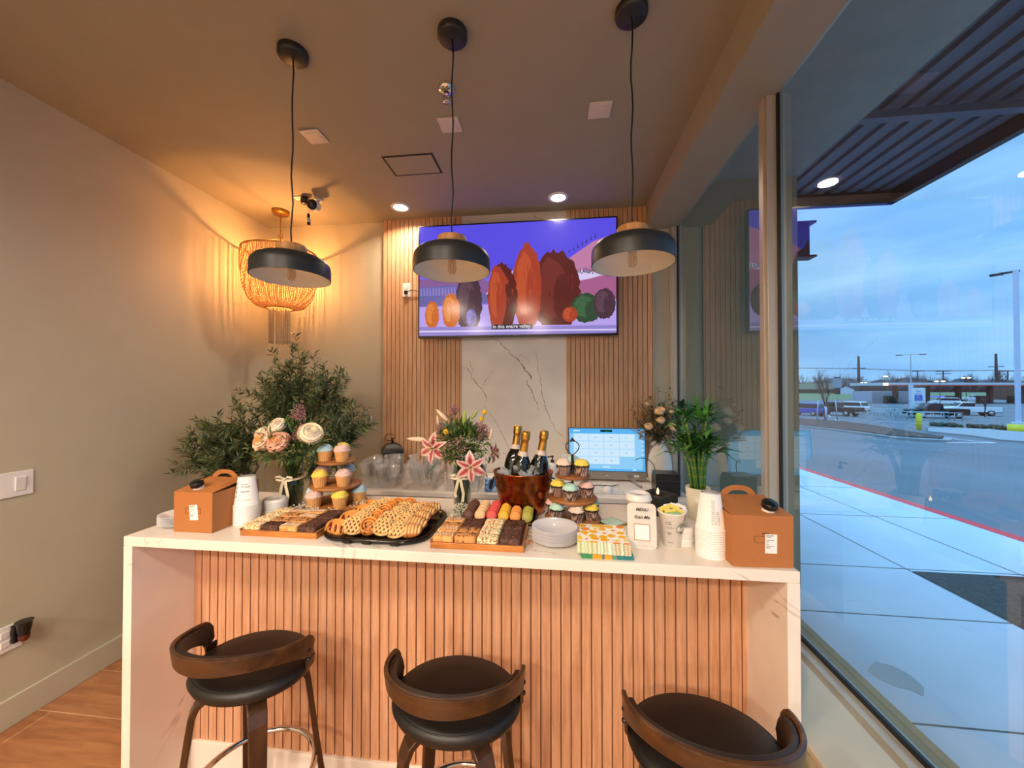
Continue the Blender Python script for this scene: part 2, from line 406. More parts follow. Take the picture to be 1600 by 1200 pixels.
# feature wall: fluted oak panels on both sides of a veined marble slab
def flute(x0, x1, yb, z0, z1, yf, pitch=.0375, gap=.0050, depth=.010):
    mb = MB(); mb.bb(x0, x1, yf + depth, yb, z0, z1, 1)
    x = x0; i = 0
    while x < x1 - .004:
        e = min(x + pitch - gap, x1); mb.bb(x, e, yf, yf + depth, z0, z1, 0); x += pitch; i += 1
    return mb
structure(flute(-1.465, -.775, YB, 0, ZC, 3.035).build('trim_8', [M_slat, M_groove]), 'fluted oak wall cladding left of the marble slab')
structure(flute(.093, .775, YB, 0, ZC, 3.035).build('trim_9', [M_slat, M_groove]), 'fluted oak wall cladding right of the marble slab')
M_slab = marble('feature_marble', '#f6f3ec', '#b9afa5', 0.7, 0.003, 0.07)
M_vein = speck('marble_vein', '#8f7c74', '#b7a79d', 30, 0.5, 0.15, 0)
mb = MB().bb(-.775, .093, 3.04, YB, 0, ZC)
def vein(mb, pts, w, y=3.0396):
    rnd = random.Random(int(abs(pts[0][0]) * 999)); P = []
    for (a, b_), (c, d) in zip(pts, pts[1:]):
        for k in range(4): t = k / 4; P.append((a + (c-a)*t + rnd.uniform(-.006, .006), b_ + (d-b_)*t + rnd.uniform(-.006, .006)))
    P.append(pts[-1]); n = len(P); vs = []
    for i, (x, z) in enumerate(P):
        h = w * (.35 + rnd.random()) * (1 - .6 * abs(2 * i / (n-1) - 1)); vs += [(x - h, y, z), (x + h, y, z + h * .6)]
    mb.add(vs, [(2*i, 2*i+1, 2*i+3, 2*i+2) for i in range(n - 1)], 1)
for pts, w in [([(-.522, 2.011), (-.459, 1.984), (-.397, 1.927), (-.335, 1.865), (-.284, 1.813), (-.243, 1.752), (-.202, 1.706), (-.192, 1.67), (-.228, 1.665), (-.228, 1.629), (-.192, 1.589), (-.172, 1.528), (-.146, 1.477), (-.136, 1.427)], .0055),
               ([(-.161, 1.924), (-.141, 1.822), (-.131, 1.721), (-.111, 1.629), (-.101, 1.528), (-.081, 1.457), (-.041, 1.357), (.009, 1.257), (.069, 1.207)], .003),
               ([(-.764, 1.775), (-.732, 1.775), (-.7, 1.723), (-.689, 1.692), (-.647, 1.64), (-.6, 1.589), (-.558, 1.517), (-.584, 1.486), (-.574, 1.434)], .0035),
               ([(-.511, 1.743), (-.563, 1.681), (-.6, 1.609)], .0035), ([(-.711, 1.848), (-.695, 1.785), (-.679, 1.723)], .002),
               ([(-.542, 1.403), (-.5, 1.342), (-.459, 1.271), (-.428, 1.21), (-.397, 1.149), (-.376, 1.109), (-.345, 1.048)], .003),
               ([(-.335, 1.875), (-.284, 1.875), (-.233, 1.854), (-.192, 1.792)], .0025),
               ([(-.74, 3.02), (-.70, 2.99), (-.66, 2.985), (-.63, 2.95)], .003), ([(-.18, 3.04), (-.15, 3.0), (-.10, 2.985), (-.07, 2.955)], .004), ([(.01, 3.03), (0, 2.96)], .002)]:
    vein(mb, pts, w)
structure(mb.build('trim_10', [M_slab, M_vein]), 'white veined marble slab behind the television')

# ceiling fittings
lens = glow('downlight_lens', '#ffe9cf', 14)
def downlight(x, y, r, label, group, mat=lens):
    t = thing('downlight', label, 'ceiling light', (x, y, ZC), group=group)
    MB().lathe([(r * .72, -.001), (r * .74, -.006), (r, -.007), (r * 1.02, -.001)], 40, caps=False).build('trim_ring', M_white, t)
    MB().lathe([(0.0001, -.004), (r * .74, -.004), (r * .74, -.001)], 40, caps=False).build('lens', mat, t); return t
downlight(*DOWNLIGHTS[0], .075, 'lit round recessed downlight left, above the oak slats', 'recessed downlights')
downlight(*DOWNLIGHTS[1], .075, 'lit round recessed downlight above the right half of the television', 'recessed downlights')
room_lens = glow('room_lens', '#ffd9ae', 9)
for i, (x, y) in enumerate(ROOM_LIGHTS): downlight(x, y, .15, 'large round ceiling light behind the camera, %s row, %s from the bar' % (['left', 'right'][i % 2], ['first', 'second', 'third', 'fourth'][i // 2]), 'ceiling lights over the seating', room_lens)
M_vent = plain('vent_plastic', '#d2c8bb', 0.4)
for (x, y), l in zip([(-1.369, 1.97), (-.57, 1.967), (.233, 1.951)], ['small square ceiling cover plate nearest the gold chandelier', 'small square ceiling cover plate behind the middle pendant cord', 'small square ceiling cover plate nearest the window']):
    t = thing('ceiling_cover_plate', l, 'cover plate', (x, y, ZC), group='square ceiling plates')
    MB().box((0, 0, -.004), (.115, .115, .008)).build('plate', M_vent, t, bevel=.003)
    MB().box((0, 0, -.009), (.075, .075, .003)).build('insert', M_vent, t, bevel=.001)
t = thing('access_panel', 'square ceiling access panel outlined by a dark gap', 'access panel', (-.912, 2.30, ZC))
fr = MB()
for a in (-1, 1): fr.box((a * .158, 0, -.0025), (.011, .21, .005)).box((0, a * .100, -.0025), (.327, .008, .005))
fr.build('gap_frame', plain('shadow_gap', '#26211d', .8), t)
MB().box((0, 0, -.002), (.305, .192, .004)).build('panel', M_ceil, t)
t = thing('sprinkler_head', 'small chrome fire sprinkler on the ceiling beside the middle cord', 'sprinkler', (-.52, 1.735, ZC))
MB().lathe([(.04, -.001), (.036, -.01), (.012, -.014)], 24, caps=False).build('escutcheon', M_chrome, t)
q = MB().tube([(0, 0, -.012), (0, 0, -.03)], .008)
for a in range(2): q.tube([(0, 0, -.028), (.016 * (1 if a else -1), 0, -.04), (.012 * (1 if a else -1), 0, -.055), (0, 0, -.062)], .003)
q.lathe([(.0001, -.062), (.018, -.063), (.018, -.065), (.0001, -.066)], 16).build('deflector', M_chrome, t)

# wall plates
t = thing('light_switch', 'white rocker light switch plate on the left wall', 'switch', (XL, 1.50, 1.142))
MB().box((.003, 0, 0), (.006, .118, .118)).build('cover_plate', M_white, t, bevel=.002)
MB().box((.008, .012, 0), (.007, .036, .068), rot=(0, R(5), 0)).build('rocker', M_white, t, bevel=.002)
t = thing('wall_outlet', 'white outlet plate low on the left wall', 'outlet', (XL, 1.47, .42))
MB().box((.003, 0, 0), (.006, .115, .12)).build('cover_plate', M_white, t, bevel=.002)
MB().box((.007, 0, .022), (.004, .03, .03)).box((.007, 0, -.022), (.004, .03, .03)).build('socket', M_white, t, bevel=.002)
t = thing('plug_in_air_freshener', 'black plug-in air freshener with amber base in the left wall outlet', 'air freshener', (XL + .009, 1.50, .44))
MB().box((.012, 0, -.005), (.022, .035, .085)).build('plug_body', M_blackpl, t, bevel=.006)
MB().lathe([(.018, -.01), (.024, .02), (.026, .045), (.031, .052)], 20, (.045, .005, 0)).build('diffuser_cup', M_blackpl, t)
MB().lathe([(.012, -.04), (.019, -.03), (.02, -.011)], 20, (.045, .005, 0)).build('amber_bottle', plain('amber', '#5a2418', .15), t)
t = thing('wall_outlet', 'white outlet plate on the oak slats left of the television', 'outlet', (-1.256, 3.033, 2.44))
MB().box((0, 0, 0), (.072, .006, .118)).build('cover_plate', M_white, t, bevel=.002)
MB().box((0, -.005, .022), (.03, .004, .03)).box((0, -.005, -.022), (.03, .004, .03)).build('socket', M_white, t, bevel=.002)

# ================================================================== TELEVISION
TVX0, TVX1, TVZ0, TVZ1, TVY = -1.125, .485, 2.018, 2.947, 2.965
TW, TH_ = TVX1 - TVX0, TVZ1 - TVZ0
tv = thing('television', 'large wall mounted flat television showing a purple snowy valley', 'television', (TVX0, TVY, TVZ0))
MB().bb(0, TW, .004, .045, 0, TH_).bb(-.001, .008, -.004, .01, 0, TH_).bb(TW - .008, TW + .001, -.004, .01, 0, TH_).bb(0, TW, -.004, .01, TH_ - .008, TH_ + .001).bb(0, TW, -.004, .01, -.001, .015).build('casing', M_blackpl, tv)
MB().box((-1.256 - TVX0, -TVY + 3.018, 2.415 - TVZ0), (.026, .02, .026)).tube([(-1.256 - TVX0, -TVY + 3.012, 2.415 - TVZ0), (-1.21 - TVX0, 3.014 - TVY, 2.432 - TVZ0), (-1.15 - TVX0, 3.018 - TVY, 2.425 - TVZ0), (-1.09 - TVX0, 3.02 - TVY, 2.42 - TVZ0)], .0035).build('power_cord', M_blackpl, tv)
MB().box((TW / 2, .058, TH_ / 2), (.5, .026, .4)).build('wall_bracket', M_black, tv)
TVM = ['sky:#5a4fe6', 'skylow:#7a68e8', 'snow:#b9a3ee', 'pink:#a9608f', 'pinkb:#c27ea9', 'pine:#2a2746', 'rust:#a8402a', 'rustd:#5c2320', 'brown:#4a3140', 'orange:#cf6a2a', 'green:#2f4a34', 'cliff:#6c66a8', 'band:#9384cf', 'dark:#1b1420', 'mauve:#8a5f9a', 'pale:#d8cdf4']
tvm = [screen('tv_' + s_.split(':')[0], s_.split(':')[1], 0.95) for s_ in TVM]; tvi = {s_.split(':')[0]: i for i, s_ in enumerate(TVM)}
sc = MB(); lay = [0]
def tvp(pts, c):
    """polygon of the picture in its own 0..1600 x 0..900 frame, v up"""
    lay[0] += 1; y = -.000010 * lay[0]
    sc.add([(.008 + p[0] / 1600 * (TW - .016), y, .016 + p[1] / 900 * (TH_ - .024)) for p in pts], [tuple(range(len(pts)))], tvi[c])
def blob(cx, cy, rx, ry, c, seed=0, rough=.05, n=40):
    rnd = random.Random(seed); tvp([(cx + rx * (1 + rnd.uniform(-rough, rough)) * cos(2*pi*i/n), max(70, cy + ry * (1 + rnd.uniform(-rough, rough)) * sin(2*pi*i/n))) for i in range(n)], c)
tvp([(0, 0), (1600, 0), (1600, 900), (0, 900)], 'sky')
tvp([(0, 0), (1600, 0), (1600, 560), (900, 520), (0, 500)], 'skylow')
tvp([(0, 300), (0, 470), (140, 460), (300, 430), (480, 470), (600, 430), (760, 420), (900, 500), (1050, 430), (1200, 300)], 'mauve')
tvp([(560, 330), (700, 470), (830, 540), (950, 500), (1100, 430), (1150, 330)], 'pale')
tvp([(980, 330), (1060, 470), (1180, 560), (1300, 640), (1420, 720), (1600, 780), (1600, 330)], 'pinkb')
tvp([(1150, 360), (1220, 455), (1340, 500), (1480, 470), (1600, 520), (1600, 470), (1400, 430), (1260, 410)], 'pale')
tvp([(1120, 280), (1230, 390), (1360, 420), (1480, 450), (1600, 450), (1600, 200), (1150, 200)], 'pink')
rnd = random.Random(3)
for i in range(34):
    x = 1190 + i * 12; yb = 470 + rnd.uniform(-8, 14) - max(0, (x - 1450)) * .1; h = rnd.uniform(20, 55); tvp([(x - 5, yb), (x + 5, yb), (x, yb + h)], 'pine')
for i in range(7): tvp([(1230 + i * 34, 640 + i * 18), (1240 + i * 34, 640 + i * 18), (1235 + i * 34, 672 + i * 20)], 'pine')
for i in range(8): tvp([(700 + i * 16, 470), (712 + i * 16, 470), (706 + i * 16, 530 + (i * 37) % 60)], 'pine')
tvp([(0, 240), (1600, 260), (1600, 0), (0, 0)], 'snow')
tvp([(0, 330), (0, 400), (120, 405), (250, 410), (420, 400), (560, 330), (600, 260), (0, 240)], 'cliff')
for i in range(12): tvp([(10 + i * 26, 330), (24 + i * 26, 330), (20 + i * 26, 395), (8 + i * 26, 395)], 'band')
tvp([(0, 0), (1600, 0), (1600, 60), (0, 75)], 'band'); tvp([(0, 30), (1600, 20), (1600, 32), (0, 44)], 'pale')
# plain shaggy boulders and mounds standing on the snow
def mound(cx, cy, rx, ry, c, c2, seed):
    blob(cx, cy, rx, ry, c, seed, .06, 60); rn_ = random.Random(seed)
    blob(cx - rx * .18, cy + ry * .1, rx * .62, ry * .72, c2, seed + 50, .07, 40); blob(cx + rx * .25, cy - ry * .15, rx * .35, ry * .6, c, seed + 80, .08, 30)
    for k in range(16):
        x_ = cx + rn_.uniform(-.75, .75) * rx; t_ = cy + ry * rn_.uniform(-.1, .75) * (1 - abs(x_ - cx) / rx * .6); tvp([(x_ - 5, t_), (x_ + 5, t_), (x_ + 2, t_ - ry * .22)], c if k % 2 else c2)
TX = {'rustl': '#bf5332', 'orangel': '#e0873e', 'brownl': '#5e4450', 'rustdl': '#74302a', 'greenl': '#3f6444'}
for k_, v_ in TX.items(): tvi[k_] = len(tvm); tvm.append(screen('tv_' + k_, v_, .95))
mound(420, 260, 110, 250, 'brown', 'brownl', 1); mound(1130, 330, 190, 330, 'rustd', 'rustdl', 2); mound(900, 370, 115, 350, 'rust', 'rustl', 3)
mound(700, 290, 120, 280, 'rustd', 'rust', 5); mound(655, 300, 75, 260, 'rust', 'rustl', 6)
mound(270, 200, 75, 145, 'orange', 'orangel', 8); mound(110, 170, 60, 115, 'orange', 'orangel', 9); mound(440, 140, 45, 75, 'cliff', 'band', 10)
mound(1370, 200, 125, 115, 'green', 'greenl', 11); mound(1510, 230, 85, 120, 'brown', 'brownl', 12); mound(1240, 150, 60, 60, 'rust', 'rustl', 13)
tvp([(610, 45), (945, 45), (945, 82), (610, 82)], 'dark')
sc.build('screen', tvm, tv)
st = lettering('in this entire valley.', .040, glow('tv_caption', '#f2eefc', 1.1), tv, (.008 + 777 / 1600 * (TW - .016), -.0058, .016 + 65 / 900 * (TH_ - .024)), name='caption')
MB().box((TW / 2 + .01, -.005, .007), (.05, .001, .006)).build('badge', plain('tv_badge', '#55585c', .4), tv)

# ================================================================== PENDANTS
M_shade = plain('charcoal_shade', '#24282b', 0.42, var=.03)
M_shadein = plain('shade_inside', '#e6e7dc', 0.5, var=.02)
M_blockwood = wood('oak_block', '#b0773f', '#c98f54', '#dca56b', 'z', 40, .5, 20)
M_bulb = clear('bulb_glass', '#f4eee6', .06, 3.0, .02)
def pendant(x, y, label, first=None):
    if first: return dup(first, (x, y, ZC), label=label)
    t = thing('pendant_lamp', label, 'pendant lamp', (x, y, ZC), group='black drum pendants over the bar')
    MB().lathe([(.0001, 0), (.06, 0), (.06, -.024), (.054, -.03), (.0001, -.03)], 40, caps=False).build('ceiling_canopy', M_black, t)
    pts = [(0, 0, -.03)] + [(.0035 * sin(i * 1.3), .002 * cos(i * 1.7), -.03 - .80 * i / 14) for i in range(1, 14)] + [(0, 0, -.845)]
    MB().tube(pts, .0032, 8).build('cord', M_black, t)
    zb = -.98  # rim of the shade
    MB().lathe([(.0001, .139), (.056, .139), (.058, .136), (.058, .094), (.0001, .094)], 40, (0, 0, zb), caps=False).build('wooden_cap', M_blockwood, t)
    sh = MB()
    outp = [(.05, .096), (.09, .094), (.118, .088), (.138, .077), (.150, .062), (.153, .045), (.153, .0)]
    sh.lathe(outp, 64, (0, 0, zb), 0, True, False); sh.lathe([(r - .003, z - (.003 if i < 6 else 0)) for i, (r, z) in enumerate(outp)][::-1], 64, (0, 0, zb), 1, True, False)
    sh.lathe([(.153, 0), (.150, 0)], 64, (0, 0, zb), 0, False, False); sh.lathe([(.0001, .091), (.05, .093)], 40, (0, 0, zb), 1, False, False)
    sh.build('lamp_shade', [M_shade, M_shadein], t)
    bu = MB().lathe([(.012, .0), (.016, -.015), (.017, -.045), (.012, -.06), (.0001, -.066)], 20, (0, 0, zb + .055), caps=False).build('bulb', M_bulb, t)
    MB().lathe([(.0001, .04), (.018, .04), (.018, 0), (.0001, 0)], 20, (0, 0, zb + .052), caps=False).build('lamp_holder', M_white, t)
    fl = MB()
    for a in (-1, 1): fl.tube([(a * .002, 0, .05), (a * .008, 0, .03), (a * .003, 0, .005)], .0008, 5)
    fl.M = mt(); fl.build('filament', M_brass, bu, (0, 0, zb - .005)); return t
p1 = pendant(-1.118, 1.462, 'black drum pendant in front of the beaded chandelier')
pendant(-.412, 1.455, 'black drum pendant covering the left corner of the television', p1)
pendant(.293, 1.447, 'black drum pendant nearest the window', p1)

# ================================================================== BEADED CHANDELIER
ch = thing('beaded_chandelier', 'glowing beaded basket chandelier hanging in the left corner', 'chandelier', (-2.225, 2.78, ZC))
MB().lathe([(.0001, 0), (.062, 0), (.062, -.022), (.056, -.028), (.0001, -.028)], 32, caps=False).build('ceiling_canopy', M_brass, ch)
MB().tube([(0, 0, -.028), (0, 0, -.19)], .004).tube([(.02 * cos(a * pi / 8), 0, -.21 + .02 * sin(a * pi / 8)) for a in range(16)], .003, closed=True).build('hanging_rod', M_brass, ch)
M_cord = plain('ivory_cord', '#e8cfa4', .6)
w = MB()
for a in range(3):
    th = a * 2 * pi / 3 + .6; w.tube([(0, 0, -.23), (.262 * cos(th), .262 * sin(th), -.345)], .0025, 6)
w.build('hanging_wire', M_cord, ch)
MB().tube([(.265 * cos(i * pi / 24), .265 * sin(i * pi / 24), -.345) for i in range(48)], .006, 8, closed=True).tube([(.10 * cos(i * pi / 24), .10 * sin(i * pi / 24), -.80) for i in range(48)], .006, 8, closed=True).build('ring_frame', M_brass, ch)
M_bead = plain('amber_bead', '#f0cf98', .35)
nt = M_bead.node_tree; bb_ = [n for n in nt.nodes if n.type == 'BSDF_PRINCIPLED'][0]; bb_.inputs['Subsurface Weight'].default_value = 0.0
tl_ = nt.nodes.new('ShaderNodeBsdfTranslucent'); tl_.inputs['Color'].default_value = lin('#ffe2b4'); mxs = nt.nodes.new('ShaderNodeMixShader'); mxs.inputs[0].default_value = .45
ou = [n for n in nt.nodes if n.type == 'OUTPUT_MATERIAL'][0]; nt.links.new(bb_.outputs[0], mxs.inputs[1]); nt.links.new(tl_.outputs[0], mxs.inputs[2]); nt.links.new(mxs.outputs[0], ou.inputs[0])
bd = MB(); prof = [(.265, -.345), (.268, -.42), (.266, -.50), (.258, -.58), (.243, -.66), (.215, -.73), (.170, -.78), (.10, -.80)]
def pint(t_):
    x = t_ * (len(prof) - 1); i = min(int(x), len(prof) - 2); f = x - i; return prof[i][0] * (1-f) + prof[i+1][0] * f, prof[i][1] * (1-f) + prof[i+1][1] * f
rnd = random.Random(5)
for s_ in range(104):
    th = 2 * pi * s_ / 104 + rnd.uniform(-.012, .012); pts = []; rr = []
    for k in range(49):
        r_, z_ = pint(k / 48); off = .004 * sin(k * .5 + s_); pts.append(((r_ + off) * cos(th), (r_ + off) * sin(th), z_)); rr.append(.0050 if k % 2 else .0022)
    bd.tube(pts, rr, 5)
o = bd.build('bead_strand', M_bead, ch); o['kind'] = 'stuff'
ts = MB()
for s_ in range(34):
    th = 2 * pi * s_ / 34; r_ = .055 + .01 * (s_ % 3)
    ts.tube([(r_ * cos(th), r_ * sin(th), -.80 - .018 * k) for k in range(17)], [.0036 if k % 2 else .002 for k in range(17)], 5)
o = ts.build('tassel_strand', plain('tassel_bead', '#a8977c', .5), ch); o['kind'] = 'stuff'
MB().tube([(0, 0, -.21), (0, 0, -.42)], .004).lathe([(.0001, 0), (.02, 0), (.02, -.05), (.0001, -.05)], 16, (0, 0, -.40), caps=False).build('lamp_holder', M_brass, ch)

# ================================================================== SECURITY CAMERA
t = thing('security_camera', 'white ceiling camera with black lens beside the gold chandelier', 'camera', (-1.80, 2.62, ZC))
MB().lathe([(.0001, 0), (.035, 0), (.034, -.012), (.0001, -.014)], 24, (.0, .02, 0), caps=False).tube([(0, .02, -.01), (0, 0, -.05)], .012).build('mount', M_white, t)
q = MB(); q.M = mt((.0, -.03, -.075), (R(104), 0, R(14)))
q.lathe([(.0001, -.05), (.03, -.048), (.04, -.03), (.042, .03), (.036, .045)], 28, caps=False).build('body', M_white, t)
q = MB(); q.M = mt((.0, -.03, -.075), (R(104), 0, R(14))); q.lathe([(.036, .044), (.034, .05), (.0001, .05)], 28, caps=False).build('face_plate', M_blackpl, t)
q = MB(); q.M = mt((.0, -.03, -.075), (R(104), 0, R(14))); q.lathe([(.016, .05), (.015, .055), (.0001, .053)], 20, caps=False).build('lens', plain('lens_glass', '#3a3f46', .05), t)
t = thing('adapter_plug', 'small white wall plate with black adapter and dangling plug beside the ceiling camera', 'adapter', (-1.885, 2.60, ZC))
MB().box((-.03, 0, -.004), (.10, .055, .008)).build('plate', M_white, t, bevel=.002)
MB().lathe([(.0001, 0), (.03, -.002), (.032, -.035), (.024, -.048), (.0001, -.05)], 20, (.01, -.01, -.008), caps=False).build('adapter', M_blackpl, t)
MB().tube([(.04, -.02, -.02), (.045, -.02, -.10), (.047, -.02, -.14)], .003).build('cable', M_white, t)
MB().lathe([(.0001, 0), (.010, -.003), (.010, -.03), (.0001, -.034)], 12, (.047, -.02, -.135), caps=False).lathe([(.0001, 0), (.012, -.003), (.012, -.022), (.0001, -.026)], 12, (.050, -.02, -.20), caps=False).build('black_connector', M_blackpl, t)
MB().lathe([(.0001, 0), (.012, -.003), (.013, -.03), (.0001, -.032)], 12, (.049, -.02, -.168), caps=False).build('white_connector', M_white, t)

# ================================================================== THE BAR
BX0, BX1, BY0, BY1, BZ = -1.537, .704, 1.168, 1.752, 1.07
bar = thing('bar_counter', 'white marble waterfall bar with fluted oak front, set with pastries', 'bar', (0, 0, 0))
MB().bb(BX0, BX1, BY0, BY1, BZ - .035, BZ).build('countertop', M_marble, bar, bevel=.0025)
MB().bb(BX0, BX0 + .035, BY0, BY1, 0, BZ - .035).build('side_panel', M_marble, bar, bevel=.002)
MB().bb(BX1 - .035, BX1, BY0, BY1, 0, BZ - .035).build('side_panel', M_marble, bar, bevel=.002)
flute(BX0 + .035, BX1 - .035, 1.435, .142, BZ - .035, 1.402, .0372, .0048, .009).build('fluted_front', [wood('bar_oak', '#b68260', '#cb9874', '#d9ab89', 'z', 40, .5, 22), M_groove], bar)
MB().bb(BX0 + .035, BX1 - .035, 1.392, 1.435, 0, .142).build('plinth', M_marble, bar, bevel=.002)
cnt = thing('back_counter', 'white marble worktop along the back wall behind the bar', 'counter', (0, 0, 0))
MB().bb(-1.43, .862, 2.43, 3.034, .868, .90).build('worktop', M_marble, cnt, bevel=.002)
mc = plain('cabinet_paint', '#b8ab9c', .5)
MB().bb(-1.41, .70, 2.47, 3.034, 0, .868).build('cabinet', mc, cnt)
for i in range(4): MB().bb(-1.39 + i * .52, -.88 + i * .52, 2.452, 2.468, .1, .85).build('cabinet_door', mc, cnt, bevel=.003)

# ------------------------------------------------------------------ stools
def stool(loc, rz, label, first=None):
    if first: return dup(first, loc, (0, 0, rz), label=label)
    t = thing('bar_stool', label, 'bar stool', loc, rz, 'walnut stools at the bar')
    # +y is where the sitter faces; the band wraps the -y side
    SX, SY = 1.0, .80
    MB().lathe([(.0001, .672), (.11, .670), (.155, .674), (.180, .686), (.188, .702), (.183, .716), (.165, .726), (.10, .730), (.0001, .731)], 56, caps=False, sy=SY).build('seat', M_leather, t)
    MB().tube([(.176 * cos(i * pi / 24), SY * .176 * sin(i * pi / 24), .7195) for i in range(48)], .0020, 6, closed=True).build('seat_piping', M_leather, t)
    def band(rx, ry, th, mat, name, top0, low0, arc, drop):
        n = 64; V = []; F = []
        for i in range(n + 1):
            u = i / n; a = R(arc[0] + (arc[1] - arc[0]) * u); e = abs(2 * u - 1); top = top0 - .066 * e ** 2.0 + .012 * max(0, e - .7) / .3; low = low0 - drop * e ** 3
            if e > .93: q = (e - .93) / .07; top -= .022 * q * q; low += .028 * q * q
            for (k_, z_) in ((0, low), (th, low), (th + .006, top), (.006, top)): V.append(((rx + k_) * cos(a), (ry + k_) * sin(a), z_))
        for i in range(n):
            for q in range(4): q2 = (q + 1) % 4; F.append((i*4+q, i*4+4+q, i*4+4+q2, i*4+q2))
        F += [(0, 1, 2, 3), (n*4+3, n*4+2, n*4+1, n*4)]
        mb = MB(); mb.add(V, F, 0, False); return mb.build(name, mat, t, bevel=.0035)
    band(.183, .188, .012, M_walnut, 'backrest', .862, .808, (-189, 9), .085)
    band(.166, .171, .0165, M_leather, 'backrest_pad', .857, .812, (-184, 4), .08)
    for a, dz in ((-182, -.012), (-182, .018), (2, -.012), (2, .018)):
        q = MB(); q.M = mt((.1955 * cos(R(a)), .2005 * sin(R(a)), .748 + dz), (0, R(90), R(a))); q.lathe([(.006, -.004), (.006, .004), (.0001, .006)], 12, caps=False)
        q.build('bolt', M_blackpl, t)
    for a in (-186, 6):
        ca, sa = cos(R(a)), sin(R(a)); MB().sweep([(.190 * ca, .195 * sa, .735), (.189 * ca, .190 * sa, .710), (.176 * ca, .172 * sa, .690), (.150 * ca, .145 * sa, .680)], (-sa, ca, 0), [.040, .032, .026, .024], .010).build('arm_bracket', M_walnutz, t, bevel=.002)
    for a in (42, 138, 222, 318):    # bentwood legs start flat under the seat
        ca, sa = cos(R(a)), sin(R(a)); pts = []
        for r_, z_ in ((.03, .660), (.08, .660), (.115, .655), (.140, .638), (.153, .610), (.160, .56), (.182, .38), (.212, .17), (.235, 0)): pts.append((r_ * ca, r_ * sa, z_))
        MB().sweep(pts, (-sa, ca, 0), [.05, .05, .05, .05, .048, .046, .04, .034, .028], .018).build('leg', M_walnutz, t, bevel=.003)
    MB().lathe([(.0001, .665), (.075, .664), (.075, .645), (.0001, .644)], 32, caps=False).build('swivel_plate', M_black, t)
    MB().tube([(.178 * cos(i * pi / 24), .178 * sin(i * pi / 24), .335) for i in range(48)], .0095, 10, closed=True).build('footrest_ring', M_chrome, t)
    return t
st1 = stool((-.975, 1.115, 0), R(-3), 'walnut and black bar stool at the left end of the bar')
stool((-.285, 1.065, 0), R(-3), 'walnut and black bar stool at the middle of the bar', st1)
stool((.372, .99, 0), R(-2), 'walnut and black bar stool nearest the window', st1)

